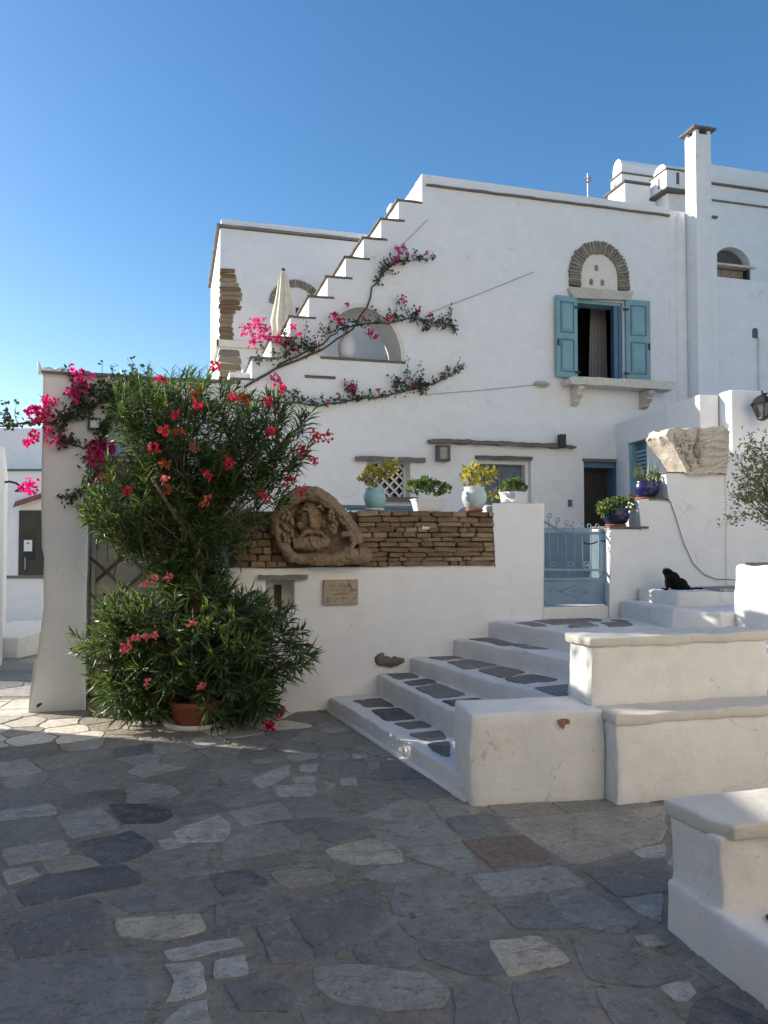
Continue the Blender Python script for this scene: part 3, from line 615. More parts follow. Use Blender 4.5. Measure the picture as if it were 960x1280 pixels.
m = MB(); wr(m, lp, (114, 526.5, 125, 536), .07, .082); build('lens', m, 'paper', fl)
fin = lp.pt(66, 463); m = MB()
m.blob((fin.x - .06, LY + .15, lz + .055), (.06, .06, .05)); m.blob((fin.x + .05, LY + .15, lz + .06), (.08, .06, .045)); m.tube([(fin.x - .12, LY + .15, lz + .03), (fin.x - .15, LY + .15, lz + .15)], [.03, .006], 6)
m.blob((fin.x + .17, LY + .15, lz + .045), (.07, .05, .025))
one('wall_ornament', 'little white stones resting on the coping of the garden wall', 'ornament', m, 'white_paint', smooth=True, origin=(fin.x, LY + .15, lz))
tg = thing('trellis_gate', 'grey wooden cross trellis in the opening behind the oleander', 'trellis', ((dx0 + dx1) / 2, LY + .25, 0))
for i in range(7):
    for sgn in (-1, 1):
        x0 = dx0 + (dx1 - dx0) * (0 if sgn > 0 else 1); z0 = .1 + i * .34; x1 = dx0 + dx1 - x0
        m = MB(); m.tube([(x0, LY + .25 + .02 * sgn, z0), (x1, LY + .25 + .02 * sgn, z0 + .62)], .018, 6); build('slat', m, 'old_wood', tg)
build('back_panel', MB().box(dx0 + .005, dx1 - .005, LY + .30, LY + .34, -.02, 2.34), 'plaster_cream', tg)
for x in (dx0 + .03, dx1 - .03): build('post', MB().box(x - .02, x + .02, LY + .22, LY + .29, -.02, 2.34), 'plaster_cream', tg, bevel=.006)
one('fallen_stick', 'short dark stick leaning at the foot of the garden wall', 'stick', MB().tube([at(46, 886, 6.95) + Vector((0, 0, .02)), at(53, 881, 7.0) + Vector((0, 0, .02)), at(58, 877, 7.05) + Vector((0, 0, .03))], [.012, .014, .009], 6), 'dark_wood', origin=tuple(zp0.pt(46, 888)))
build_ground_sill = one('garden_sill', 'low stone sill below the trellis behind the oleander', 'sill', MB().box(dx0, dx1, LY - .02, LY + .18, -.02, .10), 'brown2', bevel=.02, seglen=.1, amp=.01, origin=(dx0, LY, 0))

# ================================================================== COURTYARD, STEPPED WALL, GATE
court = build('courtyard_floor', MB().box(-.05, 7.0, WY + .38, 11.0, .5, .885), 'mortar'); tag(court, 'raised paved courtyard floor behind the wall', kind='structure')
sw = thing('stepped_wall', 'white plaster wall rising in steps right of the blue gate', 'wall', (5, WY, TZ))
sx = [gx1, wallp.pt(800, 640).x, wallp.pt(834, 610).x, wallp.pt(906, 640).x]; sz = [wallp.pt(785, 661).z, wallp.pt(818, 626).z, wallp.pt(850, 592).z]
m = MB(); m.extr([(sx[0], WY, TZ - .4), (sx[3], WY, TZ - .4), (sx[3], WY, sz[2]), (sx[2], WY, sz[2]), (sx[2], WY, sz[1]), (sx[1], WY, sz[1]), (sx[1], WY, sz[0]), (sx[0], WY, sz[0])], (0, -1, 0), -.34, 0)
build('plaster_body', m, 'plaster', sw, 'auto', bevel=.02, seglen=.3, amp=.007, nsc=2.2, bseg=3)
build('slate_ledge', MB().box(sx[0] - .01, sx[1] + .09, WY - .02, WY + .36, sz[0] + .002, sz[0] + .026), 'slate_edge', sw, bevel=.004)
build('slate_ledge', MB().box(sx[1] + .1, sx[2] + .02, WY - .012, WY + .36, sz[1] + .002, sz[1] + .022), 'slate_edge', sw, bevel=.004)
build('slate_ledge', MB().box(sx[2] - .012, sx[2] + .35, WY - .006, WY + .36, sz[2] + .002, sz[2] + .018), 'slate_edge', sw, bevel=.004)
# carved marble block
cp = YP(WY - .02); cb = thing('carved_block', 'white carved stone block with flowing hair relief on the stepped wall', 'carving', cp.pt(870, 592))
m = MB(); top = pxs(cp, [(858, 592), (904, 592), (909, 540), (900, 535), (832, 537), (829, 545)])
m.extr(top, (0, -1, 0), -.30, .05)
q = lambda x, y, d: cp.pt(x, y) + Vector((0, -d, 0))
build('block_core', m, 'carved', cb, 'auto', bevel=.02, seglen=.045, amp=.022, nsc=9)
rg = random.Random(8); m = MB()
for i in range(30):
    y0 = 538 + i * 1.8; pts = []
    for j in range(10):
        x = 868 + j * 4.0; pts.append(q(x, y0 + 3.2 * math.sin(j * .62 + i * .22) + 2.4 * math.sin(j * .25 - i * .12), .056 + .014 * math.sin(j * .9 + i * 1.3)))
    if y0 < 589: m.tube(pts, [.006 + .012 * math.sin(math.pi * (j + .5) / 10) for j in range(10)], 6)
build('carved_hair', m, 'carved', cb, True, amp=.004, nsc=20)
m = MB(); m.blob(q(868, 563, .055), (.055, .06, .085), 14, 10); m.blob(q(867, 566, .11), (.016, .02, .03), 8, 6); m.blob(q(864, 559, .10), (.014, .012, .01), 8, 6); m.blob(q(873, 560, .10), (.014, .012, .01), 8, 6); m.blob(q(868, 572, .10), (.022, .014, .01), 8, 6)
build('carved_face', m, 'carved', cb, True)
m = MB()
for i in range(40):
    u = rg.random(); x = 834 + 30 * u + rg.uniform(0, 22) * (1 - u * .5); y = 540 + rg.uniform(0, 12) + 40 * u
    if x < 866: m.leaf(q(x, y, .05), Vector((rg.uniform(-1, 1), -.5, rg.uniform(-1, 1))), Vector((0, -1, 0)), rg.uniform(.05, .10), .045, .1); m.blob(q(x, y, .05), (rg.uniform(.015, .035), .03, rg.uniform(.015, .035)), 8, 6)
build('carved_leaves', m, 'carved', cb, True, amp=.006, nsc=18)

# iron gate
gp = YP(WY + .10); gt = thing('iron_gate', 'pale blue iron garden gate with curled bar tops and diamond panel', 'gate', gp.pt(720, 757))
G = lambda x, y, d=0: gp.pt(x, y) + Vector((0, -d, 0))
def gtube(name, pts, r, seg=6, d=0, mat='blue_grey', par=None): return build(name, MB().tube([G(x, y, d) for x, y in pts], r, seg), mat, par or gt, True)
m = MB(); wr(m, gp, (679, 726, 761, 755), -.012, .012); build('lower_panel', m, 'blue_grey', gt, bevel=.003)
m = MB(); m.extr(pxs(gp, [(679, 722), (760, 722), (760, 726), (679, 726)]), (0, -1, 0), -.02, .02); m.extr(pxs(gp, [(679, 710.5), (760, 711), (760, 714), (679, 713.5)]), (0, -1, 0), -.015, .015); m.extr(pxs(gp, [(680, 752.5), (762, 752.5), (762, 755.5), (680, 755.5)]), (0, -1, 0), -.02, .022); build('rail', m, 'blue_grey', gt, bevel=.003)
gtube('top_rail', [(678, 651), (684, 654), (692, 658.5), (702, 663), (710, 665.3), (718, 666.3), (730, 666.6), (745, 666.6), (760, 666.4)], .0125, 8)
m = MB(); m.extr(pxs(gp, [(749.5, 661), (758.5, 661), (758.5, 755), (750.5, 755)]), (0, -1, 0), -.012, .004); build('lock_stile', m, 'blue_grey', gt, bevel=.003)
m = MB(); m.extr(pxs(gp, [(759.5, 660), (762.5, 660), (762.5, 757), (759.5, 757)]), (0, -1, 0), -.03, .01); build('frame_post', m, 'blue_dark', gt)
tops = [(685.5, 642), (695.5, 647.5), (706.5, 651), (717, 653.3), (727.5, 655), (738.5, 655.2), (748.5, 655.5)]
for i, (x, y) in enumerate(tops):
    xb_ = 687 + i * 10.35; sg = -1 if i < 3 else 1
    pts = [(xb_, 720.5), (xb_, 690), (x, y + 7)] + [(x + 2.6 * sg * (math.cos(R(a)) - .25) * (1 - .0014 * a) - sg * 1.5, y + 2.5 - 3.4 * math.sin(R(a)) * (1 - .0012 * a)) for a in range(-50, 330, 38)]
    gtube('bar', pts, .0058, 6)
    build('bar_foot', MB().blob(G(xb_, 720.5), (.011, .011, .014), 8, 6), 'blue_grey', gt, True)
for i in range(7):
    xb_ = 687 + i * 10.35
    for sg in (-1, 1):
        if (i == 0 and sg < 0): continue
        cxx = xb_ + sg * 5.0
        if (i % 2 == 0) == (sg > 0):
            gtube('scroll', [(cxx + sg * (4.6 - .0095 * a) * math.cos(R(a)) * .95, 706 - (4.6 - .0095 * a) * math.sin(R(a)) * 1.1) for a in range(-70, 400, 30)], .0042, 5)
for sgn in (-1, 1):
    gtube('diamond', [(717.5 - 19, 739), (717.5, 739 + sgn * 7), (717.5 + 19, 739)], .0045, 5, .012)
gtube('diamond_curl', [(717.5 + (3.4 - .006 * a) * math.cos(R(a)), 739 - (3.4 - .006 * a) * math.sin(R(a))) for a in range(0, 430, 30)], .004, 5, .012)
for x in (688, 747): build('stud', MB().blob(G(x, 739, .012), (.016, .01, .016), 8, 6), 'blue_grey', gt, True)
build('jamb', MB().box(gx1 - .022, gx1 - .012, WY + .12, WY + .345, gz0, gp.pt(760, 664).z), 'door_grey', gt)  # added plate, its dark colour stands in for shade on the reveal
gtube('latch', [(729, 678), (733, 680), (740, 679.5), (746, 677)], .008, 6, .012, 'black'); gtube('latch_handle', [(751, 676), (755, 676.5)], .007, 6, .012, 'black')
# courtyard inner gate panel seen through the bars
ig = thing('courtyard_screen', 'blue painted panel standing in the courtyard behind the iron gate', 'screen', (gx0 + .3, 7.75, .885))
igp = YP(7.75); m = MB(); wr(m, igp, (672, 664, 770, 757), -.02, .02); build('panel', m, 'blue_dark', ig, bevel=.004)
m = MB(); wr(m, igp, (672, 660, 770, 666), -.03, .03); build('top_rail', m, 'blue_grey', ig, bevel=.004)

# ================================================================== MAIN HOUSE
FY = 11.0; fp = YP(FY)
hs_ = thing('main_house', 'large white house with outer stair climbing to its flat roof', 'house', (4.5, FY, 0))
Q = lambda x, y, d=0: fp.pt(x, y) + Vector((0, -d, 0))
xr0 = fp.pt(527.5, 240).x; xr1 = fp.pt(835, 300).x; zr = fp.pt(690, 238.5).z
s0, z_0 = fp.pt(498, 253).x, fp.pt(512, 253).z; s8, z_8 = fp.pt(315, 449).x, fp.pt(330, 449).z
gs, gh = (s0 - s8) / 8, (z_0 - z_8) / 8
NST = 13; step_pts = []
for k in range(NST): step_pts.append((s0 - gs * k, z_0 - gh * k))
def P3(x, z, y=FY): return Vector((x, y, z))
outline = [P3(step_pts[-1][0], -.7), P3(xr1, -.7), P3(xr1, zr - .03), P3(xr0, zr), P3(xr0, z_0)]
for k in range(NST):
    x, z = step_pts[k]; outline.append(P3(x, z)); 
    if k < NST - 1: outline.append(P3(x, z - gh))
ax0, ax1 = fp.pt(402, 440).x, fp.pt(502, 440).x; az0, az1 = fp.pt(452, 449).z, fp.pt(452, 384).z
ac = (ax0 + ax1) / 2; aw = (ax1 - ax0) / 2
def archpts(c, w, z0, z1, n=18, zs=None): return [P3(c + w * math.cos(math.pi * i / n), z0 + (z1 - z0) * math.sin(math.pi * i / n)) for i in range(n + 1)]
a_in = archpts(ac, aw, az0, az1)
wb = wrect(fp, 719, 376, 779, 475); swb = wrect(fp, 459, 578, 513, 627); d1b = wrect(fp, 597, 575, 664, 700); d2b = wrect(fp, 730, 577, 779, 700)
for b in (d1b, d2b): b[0].z = b[1].z = .87
m = MB(); m.extr(outline, (0, -1, 0), -.36, 0, [a_in, wb, swb, d1b, d2b]); wallo = build('wall', m, 'plaster', hs_)
# arch band (smooth plaster ring) and sill
ring_o = archpts(ac, aw + .06, az0, az1 + .06); ring_i = archpts(ac, aw - .004, az0, az1 - .004); ring_v = archpts(ac, aw + .14, az0, az1 + .14)
m = MB(); m.extr(ring_o + ring_i[::-1], (0, -1, 0), -.02, .014); build('arch_band', m, 'plaster_cream', hs_)
m = MB(); m.extr(ring_v + ring_i[::-1], (0, -1, 0), -.66, -.362); build('stair_vault', m, 'plaster', hs_)
build('arch_sill', MB().box(ax0 - .02, ax1 + .06, FY - .03, FY + .36, az0 - .03, az0 + .004), 'slate_edge', hs_, bevel=.006, seglen=.2, amp=.004)
# body behind the facade
build('side_wall', MB().box(xr0, xr0 + .3, FY + .5, 18, -.7, zr - .28), 'plaster', hs_)
build('roof', MB().box(xr0 + .301, xr1 + .1, FY + .362, 18, zr - .6, zr - .3), 'plaster', hs_)
build('rear_wall', MB().box(xr0 + .301, xr1 + .1, 17.7, 18, -.7, zr - .61), 'plaster', hs_)
build('roof_parapet', MB().box(xr0, xr0 + .3, FY + .362, 17, zr - .3, zr), 'plaster', hs_, bevel=.02)
m = MB(); m.box(fp.pt(500, 250).x, xr0 - .001, FY + .55, FY + .80, z_0 - .3, fp.pt(510, 238).z + .05); build('landing_parapet', m, 'plaster', hs_, 'auto', bevel=.05, bseg=3)
# stair ribbon and slate treads
rib = [P3(xr0, z_0)]
for k in range(NST):
    x, z = step_pts[k]; rib.append(P3(x, z)); rib.append(P3(x, z - gh))
rib.append(P3(step_pts[-1][0], step_pts[-1][1] - gh - .45)); rib.append(P3(xr0, z_0 - .5))
m = MB(); m.extr(rib, (0, -1, 0), -1.05, -.361); build('stair', m, 'plaster', hs_)
for k in range(NST):
    x, z = step_pts[k]; x1 = (step_pts[k - 1][0] + .10 if k else xr0 - .004)
    build('tread_slab', MB().box(x - .035, x1, FY - .02, FY + 1.02, z + .002, z + .03), 'slate_edge', hs_, bevel=.005, seglen=.12, amp=.009, nsc=7)
# cornice line
a, b = Q(532, 232), Q(836, 262.5); m = MB(); m.box(a.x, b.x, FY - .045, FY - .001, a.z - .010, a.z + .020); build('cornice', m, 'slate_edge', hs_, bevel=.004, seglen=.2, amp=.008, nsc=6)
m = MB(); wr(m, fp, (381, 470, 419, 473), -.01, .02); build('slate_strip', m, 'slate_edge', hs_, bevel=.003)
# upper window
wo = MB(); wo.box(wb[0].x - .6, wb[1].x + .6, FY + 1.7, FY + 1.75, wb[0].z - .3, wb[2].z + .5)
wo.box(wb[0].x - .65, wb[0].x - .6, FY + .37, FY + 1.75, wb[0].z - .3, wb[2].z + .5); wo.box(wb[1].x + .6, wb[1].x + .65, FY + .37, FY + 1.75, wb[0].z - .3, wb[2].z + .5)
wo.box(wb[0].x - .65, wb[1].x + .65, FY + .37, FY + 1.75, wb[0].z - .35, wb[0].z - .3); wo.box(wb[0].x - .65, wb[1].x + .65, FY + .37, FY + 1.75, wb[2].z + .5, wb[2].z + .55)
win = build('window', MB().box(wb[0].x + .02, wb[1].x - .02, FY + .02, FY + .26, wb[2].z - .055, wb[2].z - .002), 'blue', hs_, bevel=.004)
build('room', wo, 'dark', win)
for x in (wb[0].x + .002, wb[1].x - .062): build('frame', MB().box(x, x + .06, FY + .03, FY + .28, wb[0].z, wb[2].z - .056), 'blue' if x < wb[0].x + .03 else 'blue_dark', win, bevel=.004)
build('casement', MB().box(wb[1].x - .14, wb[1].x - .068, FY + .04, FY + .075, wb[0].z + .02, wb[2].z - .06), 'blue_dark', win, bevel=.004)
build('casement', MB().box(wb[0].x + .065, wb[0].x + .10, FY + .2, FY + .24, wb[0].z + .02, wb[2].z - .06), 'dark_wood', win)
m = MB(); n = 40; x0c, x1c = YP(FY + .75).pt(739, 400).x, YP(FY + .75).pt(757, 400).x
for i in range(n + 1):
    for j in range(9):
        t = j / 8; xx = x0c + (x1c - x0c) * i / n + (1 - t) * -.06 * (1 - i / n); m.v.append(Vector((xx, FY + .75 + (.02 + .03 * (1 - t)) * math.sin(i * .75 + 1.2 * t), wb[0].z - .28 + (wb[2].z - wb[0].z + .5) * t)))
m.f = [(i * 9 + j, (i + 1) * 9 + j, (i + 1) * 9 + j + 1, i * 9 + j + 1) for i in range(n) for j in range(8)]
build('curtain', m, 'curtain', win, True)
def shutter(bpx, ang, hinge_left, hz):
    b = wrect(fp, *bpx); w = b[1].x - b[0].x; h = b[2].z - b[0].z
    hx = b[1].x if hinge_left else b[0].x; sg = -1 if hinge_left else 1
    def tr(mb):
        for v in mb.v:
            dx = (v.x - hx) * sg; off = v.y; v.x = hx + sg * (dx * math.cos(ang)) ; v.y = FY - .03 - dx * math.sin(ang) - off
        return mb
    def bx(x0, x1, z0, z1, y0, y1): return tr(MB().box(b[0].x + x0 * w, b[0].x + x1 * w, y0, y1, b[0].z + z0 * h, b[0].z + z1 * h))
    s = build('shutter', bx(0, 1, 0, 1, 0, .035), 'blue', hs_, recalc=True, bevel=.004)
    for z0, z1 in ((.07, .47), (.55, .93)):
        m = MB()
        for (a, b_, c, d) in ((.18, .82, z0, z0 + .012), (.18, .82, z1 - .012, z1), (.18, .215, z0 + .013, z1 - .013), (.785, .82, z0 + .013, z1 - .013)):
            t = bx(a, b_, c, d, .0355, .046); m.add(t.v, t.f)
        build('moulding', m, 'blue_dark', s, recalc=True)
        build('panel', bx(.27, .73, z0 + .04, z1 - .04, .0355, .043), 'blue', s, recalc=True, bevel=.004)
    build('catch', bx(.02 if hinge_left else .9, .09 if hinge_left else .96, .38, .46, .036, .055), 'black', s, recalc=True)
    for zz in (.06, .86): build('hinge', bx(.86 if hinge_left else -.12, 1.10 if hinge_left else .1, zz, zz + .025, .036, .048), 'black', s, recalc=True)
shutter((692, 372, 719.5, 473), R(6), True, 0); shutter((780, 377, 809, 476), R(4), False, 0)
m = MB(); m.extr(pxs(fp, [(702, 484), (829, 491), (831, 484), (826, 481), (704, 475), (700, 478)]), (0, -1, 0), -.05, .30); sill = build('sill', m, 'marble', hs_, 'auto', bevel=.012, seglen=.1, amp=.008, nsc=7)
for (xa_, xb_, ya, yb) in ((713, 725, 485, 508), (799, 815, 491, 512)):
    p, p2 = Q(xa_, ya), Q(xb_, yb); z1 = p.z; h = p.z - p2.z; prof = [(0, 0), (.26, 0), (.26, -.05), (.20, -.10), (.22, -.14), (.13, -.20), (.12, -.24), (.05, -h), (0, -h)]
    m = MB(); m.extr([Vector((p.x, FY - y, z1 + z)) for y, z in prof], (1, 0, 0), 0, .10); build('corbel', m, 'marble', hs_, bevel=.006, recalc=True)
m = MB(); m.extr(pxs(fp, [(714, 374), (785, 377), (788, 368), (788, 366), (709, 361), (709, 364)]), (0, -1, 0), -.02, .08); build('lintel', m, 'marble', hs_, 'auto', bevel=.012, seglen=.1, amp=.005, nsc=8)
c0 = Q(748.5, 345); ro = (Q(786, 345).x - Q(711, 345).x) / 2; ri = (Q(769, 345).x - Q(723, 345).x) / 2; hleg = Q(748, 345).z - Q(748, 364).z
ty = MB(); ty.extr([P3(c0.x + ri * math.cos(math.pi * i / 20), c0.z + ri * 1.08 * math.sin(math.pi * i / 20)) for i in range(21)] + [P3(c0.x - ri, c0.z - hleg + .03), P3(c0.x + ri, c0.z - hleg + .03)], (0, -1, 0), -.02, .012)
ty_o = build('tympanum', ty, 'plaster_cream', hs_)
for (x, y) in ((745, 339), (738.5, 356.5), (752.5, 357.5)):
    p = Q(x, y); m = MB(); w = .034; m.extr([P3(p.x + w * math.cos(math.pi * i / 10), p.z + .07 + w * math.sin(math.pi * i / 10)) for i in range(11)] + [P3(p.x - w, p.z), P3(p.x + w, p.z)], (0, -1, 0), .004, .0145); build('slot', m, 'arch', ty_o)
def voussoirs(parent, c, ri, ro, a0, a1, n, y, legs=0, legn=0, squash=1.0):
    for i in range(n):
        a = R(a0 + (a1 - a0) * (i + .5) / n); rm = (ri + ro) / 2; wd = R(abs(a1 - a0) / n) * rm
        put_stone('voussoir', 'arch', parent, (c.x + rm * math.cos(a), y, c.z + rm * math.sin(a) * squash), ((ro - ri) * rs.uniform(.95, 1.05), .12, wd * .93), -a, rs)
    for sgn in (-1, 1):
        for j in range(legn):
            put_stone('voussoir', 'arch', parent, (c.x + sgn * (ri + ro) / 2, y, c.z - legs * (j + .5) / legn), ((ro - ri) * rs.uniform(.95, 1.05), .12, legs / legn * .92), 0, rs)
voussoirs(hs_, c0, ri, ro, 0, 180, 25, FY + .012, hleg - .05, 5, 1.04)
m = MB(); m.extr([P3(c0.x + (ro - .01) * math.cos(math.pi * i / 20), c0.z + (ro - .01) * 1.04 * math.sin(math.pi * i / 20)) for i in range(21)] + [P3(c0.x - ro + .01, c0.z - hleg + .03), P3(c0.x + ro - .01, c0.z - hleg + .03)], (0, -1, 0), -.02, .006); build('arch_bed', m, 'brown_mortar', hs_)
# small lattice window
wn2 = build('window', MB().box(swb[0].x + .001, swb[1].x - .001, FY + .33, FY + .345, swb[0].z, swb[2].z), 'pane', hs_)
m = MB()
for i in range(9):
    for sg in (-1, 1):
        xa_ = swb[0].x + .02; xb_ = swb[1].x - .02; w = xb_ - xa_; zc = swb[0].z - .45 + i * .155
        # clip each slat to the opening
        pa, pb = (xa_, zc), (xb_, zc + w); t0, t1 = 0.0, 1.0
        t0 = max(t0, (swb[0].z - pa[1]) / (pb[1] - pa[1])); t1 = min(t1, (swb[2].z - pa[1]) / (pb[1] - pa[1]))
        if t1 - t0 < .08: continue
        X = lambda t: xa_ + w * t if sg > 0 else xb_ - w * t
        s_ = MB(); s_.tube([(X(t0), FY + .26 + .012 * sg, pa[1] + w * t0), (X(t1), FY + .26 + .012 * sg, pa[1] + w * t1)], .019, 4); build('lattice_slat', s_, 'white_paint', wn2)
for x in (swb[0].x + .001, swb[1].x - .04): build('frame', MB().box(x, x + .039, FY + .22, FY + .32, swb[0].z, swb[2].z), 'white_paint', wn2, bevel=.004)
m = MB(); wr(m, fp, (468, 622, 520, 627), 0, .12); build('window_ledge', m, 'slate_edge', hs_, bevel=.006)
m = MB(); wr(m, fp, (444, 572.5, 529, 577.5), 0, .10); build('slate_lintel', m, 'slate_edge', hs_, bevel=.008, seglen=.08, amp=.014, nsc=5)
# front door
dr = build('door', MB().box(d1b[0].x + .06, d1b[1].x - .06, FY + .22, FY + .27, .88, d1b[2].z - .05), 'door_grey', hs_)
for x in (d1b[0].x + .002, d1b[1].x - .06): build('frame', MB().box(x, x + .058, FY + .08, FY + .3, .88, d1b[2].z - .002), 'white_paint', dr, bevel=.004)
build('frame', MB().box(d1b[0].x + .061, d1b[1].x - .061, FY + .08, FY + .3, d1b[2].z - .06, d1b[2].z - .002), 'white_paint', dr, bevel=.004)
dm_ = (d1b[0].x + d1b[1].x) / 2
for sg in (-1, 1):
    cx = dm_ + sg * .175
    for z0, z1 in ((1.0, 1.75), (1.9, d1b[2].z - .16)):
        m = MB(); m.extr([P3(cx - .12, z0), P3(cx + .12, z0), P3(cx + .12, z1), P3(cx - .12, z1)], (0, -1, 0), -.221, -.205, [[P3(cx - .10, z0 + .02), P3(cx + .10, z0 + .02), P3(cx + .10, z1 - .02), P3(cx - .10, z1 - .02)]]); build('moulding', m, 'blue_dark', dr)
build('meeting_stile', MB().box(dm_ - .025, dm_ + .025, FY + .195, FY + .2199, .9, d1b[2].z - .07), 'door_grey', dr)
m = MB(); wr(m, fp, (594, 570.5, 664, 574.5), .0, .06); build('slate_lintel', m, 'slate_edge', hs_, bevel=.008, seglen=.08, amp=.014, nsc=6)
m = MB(); a, b = Q(535, 552), Q(716, 561); m.extr([Vector((a.x, FY, a.z + .03)), Vector((a.x, FY, a.z - .02)), Vector((b.x, FY, b.z - .0)), Vector((b.x, FY, b.z + .03)), Vector((b.x - .35, FY, b.z + .06)), Vector((a.x + .4, FY, a.z + .035))], (0, -1, 0), -.02, .11); build('slate_canopy', m, 'slate_edge', hs_, bevel=.008, seglen=.07, amp=.02, nsc=5)
m = MB(); wr(m, fp, (694, 545, 700, 560), .10, .18); build('drain_spout', m, 'black', hs_, bevel=.01)
# dark doorway with blue frame
dr2 = build('door', MB().box(d2b[0].x + .02, d2b[1].x - .10, FY + .28, FY + .31, .88, d2b[2].z - .09), 'dark_wood', hs_)
for (x, w) in ((d2b[0].x + .002, .03), (d2b[1].x - .12, .118)): build('frame', MB().box(x, x + w, FY + .04, FY + .3, .88, d2b[2].z - .002), 'blue_dark', dr2, bevel=.004)
build('frame', MB().box(d2b[0].x + .033, d2b[1].x - .121, FY + .04, FY + .3, d2b[2].z - .10, d2b[2].z - .002), 'blue_dark', dr2, bevel=.004)
m = MB(); wr(m, fp, (728, 574, 780, 577.5), -.02, .03); build('slate_lintel', m, 'slate_edge', hs_, bevel=.006)
m = MB(); wr(m, fp, (710, 625, 714, 633), 0, .03); build('doorbell', m, 'blue_dark', hs_, bevel=.004)
# chimney and rounded pilaster at the right end
xc0, xc1 = YP(FY - .3).pt(871, 300).x, YP(FY - .3).pt(889.5, 220).x; xc2 = YP(FY - .3).pt(897, 330).x; zc = YP(FY - .3).pt(880, 163).z; zc2 = YP(FY - .3).pt(893, 266).z
ch = build('chimney', MB().box(xc0, xc1, FY - .3, FY - .02, -.6, zc - .06), 'plaster', hs_, 'auto', bevel=.012, seglen=.3, amp=.005)
build('chimney_breast', MB().box(xc1 - .01, xc2, FY - .295, FY + .1, -.6, zc2), 'plaster', hs_, 'auto', bevel=.012)
for sx_ in (0, 1):
    for sy_ in (0, 1): build('cap_foot', MB().box(xc0 + .005 + sx_ * (xc1 - xc0 - .075), xc0 + .07 + sx_ * (xc1 - xc0 - .075), FY - .295 + sy_ * .20, FY - .225 + sy_ * .20, zc - .07, zc + .002), 'plaster', ch)
build('vent_void', MB().box(xc0 + .04, xc1 - .04, FY - .26, FY - .06, zc - .06, zc), 'dark', ch)
m = MB(); m.box(xc0 - .07, xc1 + .06, FY - .37, FY + .05, zc + .003, zc + .035); build('chimney_cap', m, 'slate_edge', ch, bevel=.006, seglen=.1, amp=.006, nsc=8)
m = MB(); p = YP(FY - .3).pt(890, 270); m.box(p.x, p.x + .09, FY - .33, FY - .1, p.z - .04, p.z); build('slate_peg', m, 'slate', hs_)
cxp = (fp.pt(841, 300).x + fp.pt(853, 300).x) / 2 + .06; m = MB(); m.lathe((cxp, FY + .06, 0), [(.135, -.6), (.13, 3), (.125, 5), (.12, zr - .2), (.08, zr - .08)], 20); build('rounded_pilaster', m, 'plaster', hs_, True)
build('end_return', MB().box(xr1 + .001, xc0 + .12, FY + .004, FY + .5, -.6, zr - .06), 'plaster', hs_, bevel=.02)

# ================================================================== LEFT UPPER HOUSE WITH TERRACE
HY = 13.2; hp = YP(HY)
uh = thing('upper_house', 'white house with bare stone corner and slate cornice above the terrace', 'house', (2, HY, 0))
ux0 = hp.pt(274.5, 350).x; ux1 = 5.4; uzc = hp.pt(370, 294).z; uzt = hp.pt(371, 282).z
build('wall', MB().box(ux0, ux1, HY, HY + 3.3, -.7, uzc), 'plaster', uh, 'auto', bevel=.02)
build('roof_parapet', MB().box(ux0 + .02, ux1, HY + .03, HY + 3.27, uzc, uzt), 'plaster', uh, 'auto', bevel=.02)
m = MB(); m.box(ux0 - .06, ux1, HY - .05, HY + 3.35, uzc + .004, uzc + .045); build('cornice', m, 'slate_edge', uh, bevel=.006, seglen=.3, amp=.010, nsc=5)
zl = hp.pt(300, 431).z; build('cream_ledge', MB().box(ux0 - .05, ux0 + 1.0, HY - .06, HY - .001, zl - .06, zl + .06), 'plaster_cream', uh, bevel=.012)
build('cream_ledge', MB().box(ux0 - .05, ux0 - .001, HY - .06, HY + 2, zl - .06, zl + .06), 'plaster_cream', uh, bevel=.012)
for (ya, yb, rws) in ((336, 426, [18, 19, 20, 22, 25, 26, 27, 24, 26, 19, 16, 16, 15, 16, 17, 16]), (437, 480, [24, 26, 25, 20, 24])):
    n = len(rws)
    for i, wpx in enumerate(rws):
        zt = hp.pt(285, ya + (yb - ya) * i / n).z; zb_ = hp.pt(285, ya + (yb - ya) * (i + 1) / n).z; w = wpx * 13.2 / 960 * 1.0
        put_stone('quoin', rs.choice(('brown2', 'brown', 'brown', 'arch')), uh, (ux0 + w / 2 + .004, HY + .050, (zt + zb_) / 2), (w * 1.04, .14, (zt - zb_) * .98), rs.uniform(-.06, .06), rs)
cA = hp.pt(370, 384); rA = (hp.pt(404, 384).x - hp.pt(336, 384).x) / 2
voussoirs(uh, cA, rA - .13, rA, 4, 176, 24, HY + .012, 0, 0, 1.0)
m = MB(); m.extr([Vector((cA.x + (rA - .12) * math.cos(math.pi * i / 20), HY, cA.z + (rA - .12) * math.sin(math.pi * i / 20))) for i in range(21)], (0, -1, 0), -.02, .006); build('arch_infill', m, 'plaster', uh)
b = wrect(hp, 371, 385, 376, 402); build('arch_window', MB().box(b[0].x - .02, b[1].x + .1, HY - .012, HY - .002, b[0].z, b[2].z), 'dark', uh)
terr = build('terrace_floor', MB().box(ux0 + .05, xr0, FY + .362, HY - .002, az0 - .55, az0 - .22), 'plaster'); tag(terr, 'white terrace slab between the stair and the upper house', kind='structure')
bn = thing('terrace_bench', 'cream plaster bench against the wall behind the arched opening', 'bench', (ac, HY - .3, az0 - .22))
build('seat', MB().box(ac - 1.6, ac + .9, HY - .35, HY - .01, az0 - .22, az0 + .17), 'plaster_cream', bn, bevel=.02)
m = MB(); m.tube([(ac + .55, HY - .42, az0 - .2), (ac + 1.0, HY - .5, az0 + .75)], .05, 6); build('leaning_prop', m, 'canvas', bn)
